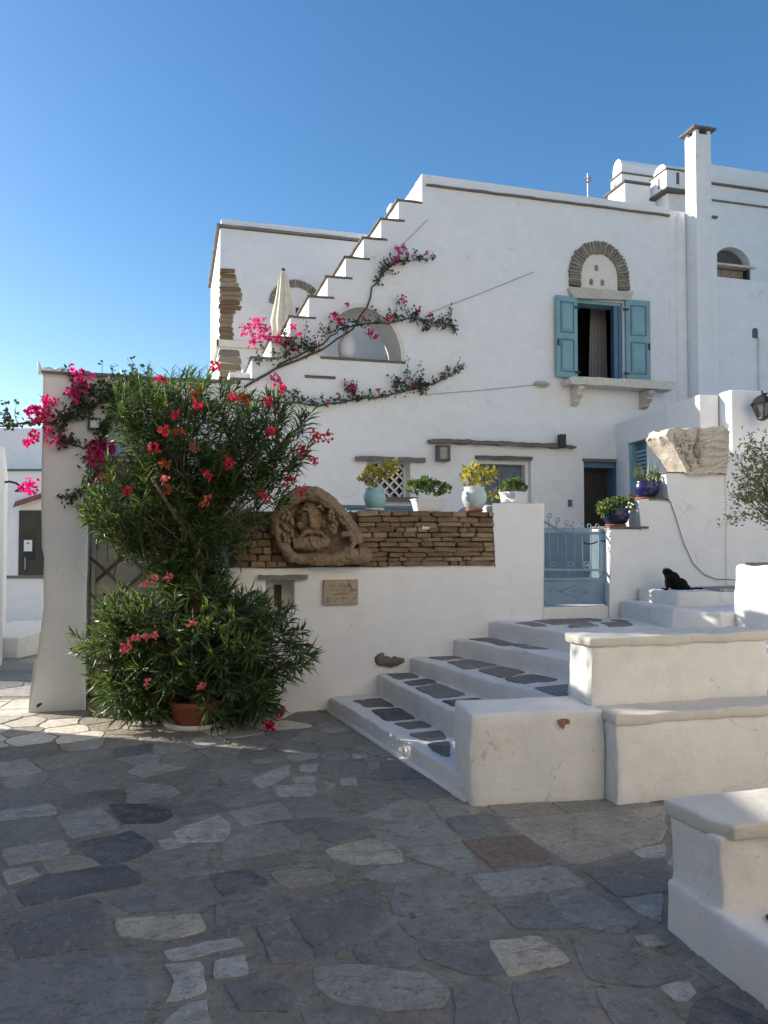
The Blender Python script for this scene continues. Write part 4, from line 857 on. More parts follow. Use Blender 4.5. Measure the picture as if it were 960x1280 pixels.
# vase in the arch
vb = Vector((Q(437, 448).x, FY + .18, az0 + .005)); vz = thing('white_vase', 'white terracotta vase on the sill of the arched opening', 'vase', vb)
m = MB(); m.lathe(vb, [(.07, 0), (.115, .05), (.135, .15), (.135, .25), (.10, .35), (.06, .42), (.052, .47), (.075, .52), (.065, .525), (.04, .48)], 20); build('vase_body', m, 'white_pot', vz, True)
# parasol
ub = Vector((hp.pt(352, 420).x, 12.35, az0 - .22)); pp = YP(12.35); ub.x = pp.pt(354, 400).x; ztop = pp.pt(354, 338).z
um = thing('parasol', 'closed cream canvas parasol standing on the terrace behind the stair', 'parasol', ub)
build('pole', MB().tube([ub, (ub.x, ub.y, ztop - .02)], .022, 8), 'old_wood', um, True)
hh = ztop - ub.z
m = MB(); m.lathe((ub.x, ub.y, 0), [(.02, ztop), (.07, ztop - .10), (.11, ztop - .45), (.18, ztop - .85), (.155, ztop - 1.0), (.14, ztop - 1.25), (.125, ztop - 1.5), (.02, ztop - 1.52)], 64, lambda a, z: 1 + .16 * math.sin(a * 8) + .07 * math.sin(a * 19 + z * 3), cap=False); build('canopy', m, 'canvas', um, True)
build('finial', MB().lathe((ub.x, ub.y, ztop - .01), [(.03, 0), (.035, .02), (.012, .05)], 10), 'black', um)
build('base', MB().box(ub.x - .22, ub.x + .22, ub.y - .22, ub.y + .22, ub.z, ub.z + .07), 'grey_metal', um, bevel=.01)

# ================================================================== RIGHT WING AND BACK BUILDINGS
wa = fp.pt(770, 560); wA = Vector((wa.x, FY, 0)); wB = Vector((6.52, 8.42, 0)); wd = (wB - wA).normalized(); wnm = Vector((wd.y, -wd.x, 0)); wnm = wnm if wnm.x < 0 else -wnm
ap = Plane(wB, wnm); zw = fp.pt(770, 530).z
an = thing('annex', 'low white annex with blue louvred door and lattice window beside the courtyard', 'house', (wB.x, wB.y, .5))
x898 = YP(8.4).pt(899, 600).x
dpx = [(783, 660), (808, 660), (808, 545), (783, 556)]; lpx = [(838, 600), (856, 600), (856, 546), (838, 546)]
def apr(x0, x1, y0, y1):
    xm = (x0 + x1) / 2; a, b = ap.pt(x0, (y0 + y1) / 2), ap.pt(x1, (y0 + y1) / 2); t, d = ap.pt(xm, y0).z, ap.pt(xm, y1).z
    return [Vector((a.x, a.y, d)), Vector((b.x, b.y, d)), Vector((b.x, b.y, t)), Vector((a.x, a.y, t))]
dq = apr(784, 809, 551, 668); lq = apr(838, 858, 541, 594)
dq[0].z = dq[1].z = .89
W3 = lambda p, z: Vector((p.x, p.y, z))
m = MB(); m.extr([W3(wA, .3), W3(wB, .3), W3(wB, zw), W3(wA, zw)], wnm, -.25, 0, [dq, lq]); build('wall', m, 'plaster', an, recalc=True)
m = MB(); m.ngon([(wB.x + .252, wB.y, 0), (x898, 8.42, 0), (9.5, 8.42, 0), (9.5, FY - .32, 0), (7.15, FY - .32, 0)], (0, 0, 1), .3, zw - .01); build('body', m, 'plaster', an, recalc=True)
build('front_wall', MB().box(x898, 10, 8.15, 8.40, .3, zw + .03), 'plaster', an, 'auto', bevel=.02)
door = build('door', MB().extr(dq, wnm, -.16, -.12), 'blue_dark', an)
def inq(qd, u0, u1, v0, v1):
    a, b = qd[0], qd[1]; h = qd[2].z - qd[0].z
    p = lambda u, v: Vector((a.x + (b.x - a.x) * u, a.y + (b.y - a.y) * u, qd[0].z + h * v)); return [p(u0, v0), p(u1, v0), p(u1, v1), p(u0, v1)]
for (u0, u1) in ((0.003, .16), (.84, .997)): build('frame', MB().extr(inq(dq, u0, u1, 0, .998), wnm, -.12, -.04), 'blue', door)
for i in range(16):
    v = .5 + i * .028; build('louvre', MB().extr(inq(dq, .18, .82, v, v + .017), wnm, -.119, -.09), 'blue', door)
lat = build('window', MB().extr(lq, wnm, -.22, -.19), 'pane', an)
for i in range(4):
    for sg in (0, 1):
        v0 = -.3 + i * .36; v1 = v0 + .55; 
        a_, b_ = inq(lq, 0.02, .98, max(.02, v0), min(.98, v1))[0::2] if not sg else (inq(lq, .02, .98, max(.02, v0), min(.98, v1))[1], inq(lq, .02, .98, max(.02, v0), min(.98, v1))[3])
        if min(.98, v1) - max(.02, v0) > .1: build('lattice_slat', MB().tube([a_ + wnm * (-.12 + .012 * sg), b_ + wnm * (-.12 + .012 * sg)], .017, 4), 'white_paint', lat)
# upper right wall beside the chimney
rp = YP(FY - .25); xq = xc2 - .02; zq = rp.pt(925, 348).z
ru = thing('side_house', 'tall white side house wall with arched niche right of the chimney', 'house', (9, FY, 0))
build('wall', MB().box(xq, 14, FY - .24, FY + .6, -.6, zq), 'plaster', ru, 'auto', bevel=.02)
bp = YP(FY + 1.2); zb1 = bp.pt(925, 208).z + .0; zb2, zb3 = bp.pt(925, 236).z, bp.pt(925, 256).z
wb3 = wrect(bp, 893, 331, 938, 350); x0w, x1w = wb3[0].x, wb3[1].x; zsp = wb3[2].z
win_out = [Vector((x1w, FY + 1.2, zq - .2)), Vector((x1w, FY + 1.2, zsp))] + [Vector(((x0w + x1w) / 2 + (x1w - x0w) / 2 * math.cos(math.pi * i / 14), FY + 1.2, zsp + .34 * math.sin(math.pi * i / 14))) for i in range(1, 14)] + [Vector((x0w, FY + 1.2, zsp)), Vector((x0w, FY + 1.2, zq - .2))]
xbk = bp.pt(876, 240).x
m = MB(); m.extr([Vector((xbk, FY + 1.2, 0)), Vector((15, FY + 1.2, 0)), Vector((15, FY + 1.2, zb2)), Vector((xbk, FY + 1.2, zb2))], (0, -1, 0), -.3, 0, [win_out]); build('back_wall', m, 'plaster_cream' if False else 'plaster', ru)
build('upper_parapet', MB().box(xbk + .02, 15, FY + 1.25, FY + 1.7, zb2 + .03, zb1), 'plaster', ru, 'auto', bevel=.03)
build('cornice', MB().box(xbk - .02, 15, FY + 1.14, FY + 1.72, zb2 + .002, zb2 + .03), 'slate_edge', ru, bevel=.004, seglen=.3, amp=.006, nsc=5)
build('cornice', MB().box(xbk - .02, 15, FY + 1.16, FY + 1.199, zb3, zb3 + .025), 'slate_edge', ru, bevel=.004, seglen=.3, amp=.006, nsc=5)
aw_ = build('arched_window', MB().box(x0w - .1, x1w + .1, FY + 1.38, FY + 1.42, zq - .25, zsp + .5), 'slate', ru)
build('transom', MB().box(x0w - .02, x1w + .10, FY + 1.15, FY + 1.33, zsp - .045, zsp), 'marble', aw_, bevel=.01)
build('board', MB().box(x0w + .01, x1w - .06, FY + 1.33, FY + 1.37, zq - .2, zsp - .06), 'old_wood', aw_)
build('jamb', MB().box(x1w - .055, x1w - .003, FY + 1.22, FY + 1.36, zq - .2, zsp - .06), 'dark_wood', aw_)
# small arched niche low on the side wall
nq = rp.pt(944, 418); m = MB(); m.extr([Vector((nq.x + .05 * math.cos(math.pi * i / 10), rp.p0.y, nq.z + .06 + .05 * math.sin(math.pi * i / 10))) for i in range(11)] + [Vector((nq.x - .05, rp.p0.y, nq.z - .06)), Vector((nq.x + .05, rp.p0.y, nq.z - .06))], (0, -1, 0), -.02, .006); build('niche', m, 'slate', ru)
build('drain_pipe', MB().tube([(nq.x + .045, rp.p0.y - .03, nq.z - .06), (nq.x + .05, rp.p0.y - .03, 3.4)], .018, 6), 'plaster_cream', ru, True)
# rounded roof block and turret behind the main roof
rb_ = YP(13.5); r0 = rb_.pt(778, 220); r1 = rb_.pt(900, 230); zt1 = rb_.pt(800, 199).z; zt2 = rb_.pt(800, 218).z
rfb = thing('roof_vault', 'white round ended roof block with slate string course behind the roofline', 'building', (r0.x, 13.5, 6))
m = MB(); hgt = zt1 - zt2; n = 8
prof = [Vector((r0.x + .02, 13.55, zt2))] + [Vector((r0.x + .02 + .0, 13.55 + .17 - .17 * math.cos(math.pi * i / n), zt2 + .04 + hgt * math.sin(math.pi * i / n) ** .7)) for i in range(n + 1)] + [Vector((r0.x + .02, 13.89, zt2))]
m.extr(prof, (1, 0, 0), 0, r1.x - r0.x + 1); build('vault', m, 'plaster', rfb, recalc=True)
build('base', MB().box(r0.x - .02, r1.x + 1, 13.5, 13.9, 5.5, zt2 - .03), 'plaster', rfb, bevel=.01)
build('string_course', MB().box(r0.x - .05, r1.x + 1, 13.47, 13.92, zt2 - .028, zt2 - .005), 'slate_edge', rfb, bevel=.004)
st_p = YP(12.6); sa, sb = st_p.pt(781, 230), st_p.pt(812, 230); build('low_block', MB().box(sa.x, sb.x, 12.6, 13.2, 5.5, st_p.pt(790, 229).z), 'plaster', rfb, bevel=.02)
build('low_slab', MB().box(sa.x - .03, sb.x + .02, 12.57, 13.3, st_p.pt(790, 229).z + .003, st_p.pt(790, 229).z + .04), 'slate_edge', rfb, bevel=.004)
build('low_cap', MB().box(sa.x + .02, sb.x - .18, 12.7, 13.2, st_p.pt(790, 229).z + .043, st_p.pt(790, 223).z), 'plaster', rfb, bevel=.03)
tp = YP(12.2); ta, tb = tp.pt(833, 220), tp.pt(872, 225); tz0, tz1, tz2 = tp.pt(845, 236).z, tp.pt(845, 213).z, tp.pt(845, 202).z
tu = thing('roof_turret', 'small white slotted roof turret beside the tall chimney', 'turret', (ta.x, 12.2, 6))
build('body', MB().box(ta.x, tb.x, 12.2, 12.7, tz0, tz1), 'plaster', tu, bevel=.012)
build('base', MB().box(ta.x + .1, tb.x, 12.3, 12.7, 5.6, tz0 - .03), 'plaster_old', tu, bevel=.02, seglen=.1, amp=.02)
build('slab', MB().box(ta.x - .03, tb.x, 12.17, 12.73, tz0 - .03, tz0 - .002), 'slate_edge', tu)
build('slab', MB().box(ta.x - .02, tb.x, 12.18, 12.72, tz1 + .002, tz1 + .02), 'slate_edge', tu)
m = MB(); m.extr([Vector((ta.x + .03, 12.25 + .2 - .2 * math.cos(math.pi * i / 8), tz1 + .02 + (tz2 - tz1) * math.sin(math.pi * i / 8))) for i in range(9)], (1, 0, 0), 0, tb.x - ta.x); build('vault', m, 'plaster', tu, recalc=True)
p = tp.pt(847, 221); build('slot', MB().box(p.x - .03, p.x + .03, 12.192, 12.21, tz1 - .26, tz1 - .04), 'slate', tu)
build('slot', MB().box(ta.x - .006, ta.x + .01, 12.4, 12.46, tz1 - .28, tz1 - .08), 'slate', tu)
ap_ = YP(14.0); b0 = ap_.pt(735, 236); an_ = thing('roof_antenna', 'small pale roof antenna on the main roof', 'antenna', b0)
build('mast', MB().tube([b0 + Vector((0, 0, -.9)), ap_.pt(735, 217)], .018, 6), 'grey_metal', an_)
build('arm', MB().tube([ap_.pt(729, 231), ap_.pt(740, 223)], .012, 6), 'grey_metal', an_); build('arm', MB().tube([ap_.pt(731, 222), ap_.pt(740, 226)], .012, 6), 'grey_metal', an_)
build('box', MB().blob(ap_.pt(738, 224.5), (.05, .05, .04), 8, 6), 'grey_metal', an_)

# ================================================================== ALLEY ON THE LEFT
alz = gz(20)
def cbox(mb, X0, X1, Z0, Z1, z0, z1):
    return mb.ngon([(*C(X0, Z0), 0), (*C(X1, Z0), 0), (*C(X1, Z1), 0), (*C(X0, Z1), 0)], (0, 0, 1), z0, z1)
alp = Plane((*C(0, 20), 0), (-math.sin(YAW), -math.cos(YAW), 0))
ah = thing('alley_house', 'white house closing the alley with dark door and red striped awning', 'house', alp.pt(30, 775))
zA1, zA2 = alp.pt(30, 588).z, alp.pt(30, 531).z
build('wall', cbox(MB(), -12, -6.5, 20, 24, -.8, zA1), 'plaster', ah, bevel=.02)
build('upper_wall', cbox(MB(), -12, -6.5, 20.6, 24, zA1, zA2), 'plaster', ah, bevel=.02)
m = MB(); wr(m, alp, (0, 586.5, 60, 589), .0, .06); build('ledge', m, 'slate_edge', ah)
m = MB(); wr(m, alp, (5, 719.5, 60, 723), .0, .05); build('string_course', m, 'slate_edge', ah)
m = MB(); wr(m, alp, (24, 638, 60, 719), -.0, .03); dA = build('door', m, 'dark_wood', ah)
m = MB(); wr(m, alp, (30, 644, 45, 700), .03, .034); build('pane', m, 'pane', dA)
m = MB(); wr(m, alp, (31, 675, 41, 689), .034, .05); build('notice', m, 'paper', dA)
m = MB(); wr(m, alp, (35, 678, 37.5, 680), .05, .054); build('notice_mark', m, 'dark', dA)
build('door_handle', MB().tube([alp.pt(32, 697) + Vector((0, -.06, 0)), alp.pt(32, 712) + Vector((0, -.06, 0))], .02, 6), 'grey_metal', dA)
for i in range(8):
    x0 = 20 + i * 5; y0 = 627 - i * 1.6; m = MB()
    m.extr([alp.pt(x0, y0), alp.pt(x0 + 4.6, y0 - 1.4), alp.pt(x0 + 5.6, y0 + 6) + Vector((0, -.35, 0)), alp.pt(x0 + 1, y0 + 8) + Vector((0, -.35, 0))], alp.n, .02, .06); build('awning_strip', m, 'awning', ah)
al = thing('alley_cottage', 'narrow strip of white cottage wall lining the alley with street lamp', 'house', (*C(-5.2, 10), 0))
m = MB(); m.ngon([(*C(-5.6, 9.3), 0), (*C(-5.30, 10.7), 0), (*C(-7.85, 16.0), 0), (*C(-9.5, 15), 0)], (0, 0, 1), -.7, 2.85); build('wall', m, 'plaster', al, bevel=.02, recalc=True)
lz_ = YP(10.5)
lm = thing('street_lamp', 'gooseneck lamp with dark dish shade over the alley', 'lamp', at(2, 605, 11))
build('arm', MB().tube([at(0, 608, 11), at(3, 603, 11), at(12, 602, 11), at(20, 604, 11), at(25, 608, 11), at(26, 610, 11)], .016, 6), 'black', lm, True)
c = at(26.5, 615, 11); build('shade', MB().lathe(c, [(.09, .0), (.085, .012), (.05, .05), (.02, .09), (.015, .10)], 18), 'black', lm, True)
one('alley_bench', 'low white plaster bench with slate top in the alley', 'bench', cbox(MB(), -6.7, -5.55, 11.7, 14.0, -.4, .07), 'plaster_old', bevel=.03, origin=(*C(-6.2, 12.5), -.2), recalc=True)
# neighbours around the square, outside the picture, some added for bounce and shade
one('square_house', 'white house on the sunny side of the square', 'house', cbox(MB(), -9, -4.6, -6, 3.4, -.1, 4.9), 'plaster', origin=(*C(-7, 0), 0), bevel=.02, recalc=True)
one('square_house', 'added unseen tall cream house bouncing warm sun onto the facade', 'house', MB().ngon([(*C(-2.5, -8.5), 0), (*C(4, -13), 0), (*C(16, -2), 0), (*C(9.5, 2.5), 0)], (0, 0, 1), -.1, 9.5), 'plaster_bounce', origin=(*C(6, -5), 0), bevel=.02, recalc=True)  # added out of view, turned and coloured to bounce warm light
one('square_house', 'low white house on the right edge of the square', 'house', cbox(MB(), 5.2, 10, 2.6, 4.2, -.1, 3.2), 'plaster', origin=(*C(7, 3), 0), bevel=.02, recalc=True)
aw2 = thing('added_shade_awning', 'added unseen canvas awning on posts darkening the near side of the square', 'awning', (*C(-1, -1), 0))  # added above the camera to block sky light from the near paving
build('canvas', cbox(MB(), -4.5, 3.6, -3.0, .5, 2.95, 2.98), 'canvas', aw2, recalc=True)
for X, Z in ((-4.4, .4), (3.5, .4), (3.5, -2.9), (-4.4, -2.9)): px3, py3 = C(X, Z); build('post', MB().tube([(px3, py3, 0), (px3, py3, 2.96)], .04, 8), 'old_wood', aw2)
one('yard_wall', 'white yard wall beside the square below the leafy tree', 'wall', cbox(MB(), -4.9, -4.3, 3.41, 6.75, -.1, 3.2), 'plaster', origin=(*C(-5, 5), 0), bevel=.02, recalc=True)

# ================================================================== PLANTS
rp_ = random.Random(21)
def rvec(r=rp_):
    while True:
        v = Vector((r.uniform(-1, 1), r.uniform(-1, 1), r.uniform(-1, 1)))
        if .05 < v.length < 1: return v.normalized()
def shoot(mb, stem, tip, d, n, L, w, spread=1.0, droop=.12):
    """whorls of narrow leaves along the last part of a shoot"""
    for i in range(n):
        t = i / n; p = tip - d * (1 - t) * L * 1.35
        a = i * 2.1 + rp_.uniform(-.5, .5); o1 = d.orthogonal().normalized(); o2 = d.cross(o1)
        out = o1 * math.cos(a) + o2 * math.sin(a)
        dd = (d * (.35 + .75 * t) + out * spread * (1.05 - .5 * t) + Vector((0, 0, -.12)) + rvec() * .18).normalized()
        mb.leaf(p, dd, d if abs(dd.dot(d)) < .95 else out, L * rp_.uniform(.75, 1.15), w * rp_.uniform(.8, 1.2), droop * rp_.uniform(.2, 1.6))
def cluster(mb, c, r, n, size, flat=1.0):
    r = min(r, .0075 * n)
    for i in range(n):
        gg = lambda: max(-.62, min(.62, rp_.gauss(0, .42))) * r
        p = Vector(c) + Vector((gg(), gg() * flat, gg()))
        for k in range(3):
            d = rvec(); mb.leaf(p, d, rvec(), size * rp_.uniform(.7, 1.1), size * rp_.uniform(.7, .95), .1)
OZ = 6.42
pot = zp0.pt(247, 906); ol = thing('oleander', 'tall oleander bush with red flowers growing from terracotta pot', 'shrub', pot)
m = MB(); m.lathe(pot, [(.17, .0), (.19, .05), (.225, .17), (.245, .19), (.245, .225), (.215, .225), (.20, .19)], 26); build('pot', m, 'terracotta', ol, True)
m = MB(); m.lathe(pot, [(.24, 0), (.28, .012), (.29, .05), (.265, .055), (.245, .03)], 26); build('saucer', m, 'plaster_old', ol, True)
build('soil', MB().lathe(pot + Vector((0, 0, .18)), [(.2, 0), (.2, .015), (.001, .02)], 16), 'soil', ol)
wood = MB(); fol = MB(); k = OZ / FPX
UP = [(245, 540, 105, 82), (165, 628, 70, 58), (330, 548, 62, 58), (280, 620, 80, 48), (205, 505, 72, 45), (205, 655, 66, 42), (262, 675, 52, 48), (235, 600, 70, 50), (232, 712, 46, 40)]
LO = [(232, 790, 118, 78), (150, 800, 60, 62), (325, 800, 68, 62), (300, 862, 62, 42), (178, 865, 74, 40), (240, 850, 110, 60)]
base_p = pot + Vector((0, .0, .2)); fork = at(240, 690, OZ)
def stemto(tip, via, r0):
    mid = via.lerp(tip, .5) + rvec() * .06; wood.tube([base_p + rvec() * .06, base_p.lerp(via, .5) + rvec() * .05, via, mid, tip], [r0, r0 * .85, r0 * .7, r0 * .4, .004], 5)
def lobes(lobe, dens, lower):
    for (cx, cy, rx, ry) in lobe:
        n = int(dens * rx * ry / 1000); c = at(cx, cy, OZ + (.05 if not lower else -.02))
        for i in range(n):
            v = rvec(); rr = rp_.uniform(.55, 1.0) ** .6
            tip = c + (RGT * v.x * rx * k + Vector((-.26, .96, 0)) * v.y * min(.62, rx * k * .85) + Vector((0, 0, 1)) * v.z * ry * k) * rr
            if tip.y > WY - .12 and tip.z < 1.4 and tip.x > -.15: tip.y = WY - .12 - rp_.uniform(0, .15)
            if tip.y > LY - .12: tip.y = LY - .15
            if tip.z < .1: tip.z = .1 + rp_.uniform(0, .1)
            if lower and abs((tip - pot).dot(RGT)) < .22 and tip.y < pot.y + .1 and tip.z < .36: tip.z = .36 + rp_.uniform(0, .2)
            if lower: d = (RGT * v.x * 1.0 + Vector((0, -.25 + v.y * .6, 0)) + Vector((0, 0, .30 + .5 * v.z)) + rvec() * .3).normalized()
            else: d = (RGT * v.x * .65 + Vector((0, v.y * .6 - .1, 0)) + Vector((0, 0, .75 + .25 * v.z)) + rvec() * .35).normalized()
            shoot(fol, wood, tip, d, rp_.randint(13, 24), rp_.uniform(.10, .19), rp_.uniform(.015, .022), rp_.uniform(.7, 1.15), .2)
            if i % 5 == 0: stemto(tip - d * .1, fork if not lower else base_p + Vector((0, 0, .25)) + (tip - base_p) * .25, .016)
            elif i % 2 == 0: wood.tube([tip - d * .42 + rvec() * .05, tip - d * .2, tip], [.006, .005, .003], 4)
lobes(UP, 20, False); lobes(LO, 18, True)
for i in range(5): wood.tube([base_p + Vector((rp_.uniform(-.09, .09), rp_.uniform(-.09, .09), -.03)), base_p.lerp(fork, .5) + rvec() * .07, fork + rvec() * .10, fork + Vector((rp_.uniform(-.5, .5), rp_.uniform(-.2, .2), .6))], [.032, .028, .024, .012], 7)
for i in range(60):
    t = rp_.random(); p = base_p.lerp(fork, .3 + .75 * t) + rvec() * .13; shoot(fol, wood, p, (Vector((rp_.uniform(-.6, .6), -.5, .3)) + rvec() * .3).normalized(), 15, .15, .018, 1.0, .25)
build('stems', wood, 'bark', ol, True); build('foliage', fol, 'oleander', ol)
OF = 'red 270,458 201,473 333,501 410,545 377,612 361,600 247,507 220,518 350,485 392,575 330,622 285,580 205,540 258,592 290,495 192,560 340,540 378,565 395,545 160,615|dried 240,560 210,612 205,580 258,625 283,575 245,490 305,500 225,540|rose 192,725 180,730 165,800 178,796 190,793 153,808 160,812 240,778 252,858 182,856 210,722 205,600'
for grp in OF.split('|'):
    kind, *ps = grp.split()
    for s in ps:
        px_, py_ = map(float, s.split(',')); mb = MB(); dz = OZ - (.46 if kind != 'rose' else .52) + rp_.uniform(-.05, .08)
        if abs(px_ - 250) > 95: dz += .25
        cluster(mb, at(px_, py_, dz), .055 if kind != 'rose' else .04, 9 if kind != 'rose' else 7, .034, 1); build('flower_cluster', mb, kind, ol)
for (px_, py_, lbl) in ((232, 903, 'pink fallen blossom lying against the oleander pot'), (286, 905, 'pink fallen blossom on paving just right of the oleander pot'), (352, 897, 'red fallen blossom on paving close to the white wall'), (335, 915, 'red fallen blossom on open paving farthest from the white wall')):
    mb = MB(); p = zp0.pt(px_, py_); cluster(mb, p + Vector((0, 0, .045)), .04, 8, .045); one('fallen_blossom', lbl, 'blossom', mb, 'rose' if px_ < 300 else 'red', origin=tuple(p), group='blossoms fallen on the paving')
rl_ = random.Random(4)
# bougainvillea
def vine(name, label, plane, off, stems, leafy, flowers, base_pt):
    t = thing(name, label, 'climbing plant', base_pt); w = MB(); f = MB()
    W = lambda x, y, d=0: plane.pt(x, y) + plane.n * (off + d)
    for pts, r in stems:
        path = []
        for i in range(len(pts) - 1):
            for j in range(4): path.append(W(pts[i][0] + (pts[i + 1][0] - pts[i][0]) * j / 4, pts[i][1] + (pts[i + 1][1] - pts[i][1]) * j / 4) + rvec() * .012)
        path.append(W(*pts[-1])); w.tube(path, [r * (1 - .6 * i / len(path)) for i in range(len(path))], 6)
    for pts, wid, dens in leafy:
        for i in range(len(pts) - 1):
            L = math.dist(pts[i], pts[i + 1])
            for j in range(int(L * dens * .62)):
                u = rp_.random(); g_ = rp_.gauss(0, wid * .45)
                x = pts[i][0] + (pts[i + 1][0] - pts[i][0]) * u; y = pts[i][1] + (pts[i + 1][1] - pts[i][1]) * u
                n_ = noise.noise(Vector((x * .11, y * .11, 2))) 
                if n_ < -.30: continue
                p = W(x + rp_.gauss(0, 1.5), y + g_ - wid * .15, rp_.uniform(0, .12)); f.leaf(p, rvec(), rvec(), rp_.uniform(.035, .065), rp_.uniform(.03, .045), .15)
        for j in range(max(3, int(len(pts) * 3))):
            i = rp_.randrange(len(pts) - 1); u = rp_.random(); p = W(pts[i][0] + (pts[i + 1][0] - pts[i][0]) * u, pts[i][1] + (pts[i + 1][1] - pts[i][1]) * u)
            q_ = p + Vector((rp_.uniform(-.18, .18), -rp_.uniform(0, .14), rp_.uniform(-.12, .30) * min(1.3, .4 + wid / 14))); w.tube([p, p.lerp(q_, .5) + rvec() * .03, q_], [.005, .004, .002], 4)
            for kk in range(9): f.leaf(p.lerp(q_, rp_.uniform(.3, 1.05)) + rvec() * .02, rvec(), rvec(), rp_.uniform(.03, .06), rp_.uniform(.025, .042), .15)
    build('stem', w, 'vine_bark', t, True); build('foliage', f, 'bleaf', t)
    for (x, y, r, n) in flowers:
        mb = MB(); cluster(mb, W(x, y, .09), r, n, .046, .6); build('flower_cluster', mb, 'pink', t)
    return t
fs = lambda s: [tuple(float(v) for v in p.split(',')) for p in s.split()]
vine('bougainvillea', 'long bougainvillea vine with pink flowers trained along the stair facade', fp, .04,
     [(fs('268,520 300,488 345,462 400,438 440,412 458,385 465,360 478,343 495,327'), .022), (fs('345,458 400,432 425,412 452,406 485,405 510,398 540,404 572,408'), .014),
      (fs('300,500 345,502 400,507 450,499 490,494 530,484 555,474 571,463'), .014), (fs('495,327 515,326 540,324'), .007)],
     [(fs('318,452 345,448 375,436 400,430'), 13, 4.2), (fs('320,440 345,430 380,425'), 10, 1.4), (fs('488,402 505,397 520,402 530,408 545,408 570,408'), 10, 5.0), (fs('345,498 400,506 450,499 488,493 530,483'), 6, 2.6),
      (fs('488,488 505,478 520,484 530,488'), 11, 4.5), (fs('530,484 555,474 571,463'), 4, 1.6), (fs('468,352 480,338 492,330 505,327'), 6, 3.2), (fs('500,327 540,323'), 4, 1.6), (fs('405,420 425,412 450,404 482,405'), 6, 1.4), (fs('420,500 440,488 445,500'), 8, 2)],
     [(305, 415, .13, 22), (320, 409, .16, 34), (330, 420, .15, 30), (315, 428, .13, 20), (345, 424, .10, 12), (366, 413, .07, 9), (372, 420, .06, 6), (418, 398, .10, 13), (424, 405, .09, 12), (431, 384, .04, 4), (414, 397, .07, 7), (459, 420, .11, 16), (466, 424, .08, 8), (483, 402, .08, 9), (500, 378, .08, 10), (497, 315, .10, 14), (492, 329, .10, 12), (437, 484, .09, 12), (515, 483, .07, 8), (341, 474, .08, 10), (348, 478, .05, 6), (534, 398, .05, 5), (370, 440, .05, 4), (392, 431, .04, 3), (450, 400, .05, 4), (520, 391, .05, 5), (556, 402, .04, 3), (408, 502, .04, 4), (470, 489, .05, 5), (541, 477, .04, 3), (506, 321, .05, 5), (530, 320, .03, 3), (357, 430, .06, 6)], fp.pt(268, 520))
vine('bougainvillea', 'bougainvillea with bright pink flowers sprawling over the garden wall top', lp, .03,
     [(fs('150,640 135,590 130,545 140,510 150,485'), .022), (fs('148,488 120,505 95,520 70,530 45,527 15,532 -10,534'), .016), (fs('130,560 105,560 80,552 62,545'), .012), (fs('150,485 170,478 190,476'), .01), (fs('130,600 105,612 85,620 70,622'), .007)],
     [(fs('148,488 120,505 95,520 70,530'), 15, 7.0), (fs('60,528 30,530 0,532'), 4, .9), (fs('130,560 105,556 80,550'), 6, 2.0), (fs('150,485 170,490 190,490'), 22, 5), (fs('128,545 140,520 150,500'), 12, 3), (fs('130,600 105,610 90,618'), 11, 2.0), (fs('105,625 112,645 120,655'), 10, 2.4), (fs('100,480 110,490 125,495'), 10, 1.6)],
     [(105, 472, .13, 22), (100, 488, .12, 20), (97, 499, .12, 16), (62, 513, .14, 24), (50, 520, .12, 20), (52, 530, .11, 14), (42, 518, .10, 10), (70, 547, .11, 16), (42, 548, .09, 9), (127, 566, .15, 34), (124, 574, .13, 22), (130, 592, .13, 24), (40, 608, .10, 14), (140, 562, .08, 8), (37, 555, .06, 6)], zp0.pt(150, 880))
for (a, b, lbl) in (((497, 311), (534, 275), 'thin guy wire above the topmost vine branch'), ((535, 392), (667, 340), 'thin guy wire rising from the middle vine branch'), ((525, 494), (672, 481), 'thin level guy wire from the lowest vine branch to a stone peg')):
    one('guy_wire', lbl, 'wire', MB().tube([Q(*a, .03), Q((a[0] + b[0]) / 2, (a[1] + b[1]) / 2 + 1, .03), Q(*b, .01)], .0032, 5), 'cable', origin=tuple(Q(*a)), group='guy wires on the facade')
m = MB(); a = Q(676, 481); m.blob((a.x, FY - .06, a.z), (.12, .1, .04), 12, 8); m.blob((a.x - .06, FY - .05, a.z + .01), (.05, .07, .04), 10, 6); one('stone_peg', 'small pale stone peg jutting from the facade left of the window sill', 'peg', m, 'carved', amp=.012, nsc=12, origin=tuple(a))

# pots on the walls
def bush(t, c, rx, ry, rz, n, L, w, mat, up=.4, stems=8):
    f = MB(); s = MB()
    for i in range(n):
        v = rvec(); r = rp_.uniform(.3, 1) ** .5; p = c + Vector((v.x * rx * r, v.y * ry * r, v.z * rz * r)); f.leaf(p, (v + Vector((0, 0, up)) + rvec() * .5), rvec(), L * rp_.uniform(.7, 1.3), w * rp_.uniform(.8, 1.2), .15)
    for i in range(stems):
        v = rvec(); s.tube([c + Vector((0, 0, -rz * 1.1)), c + Vector((v.x * rx * .5, v.y * ry * .5, 0)), c + Vector((v.x * rx, v.y * ry, abs(v.z) * rz))], [.006, .005, .003], 4)
    build('stems', s, 'bark', t); build('foliage', f, mat, t)
topy = WY + .17
def onwall(px_, py_, z): p = YP(topy).pt(px_, py_); return Vector((p.x, topy, z))
VPROF = [(.055, 0), (.075, .008), (.105, .05), (.125, .10), (.128, .14), (.12, .18), (.105, .205), (.10, .215), (.112, .235), (.10, .237), (.09, .20)]
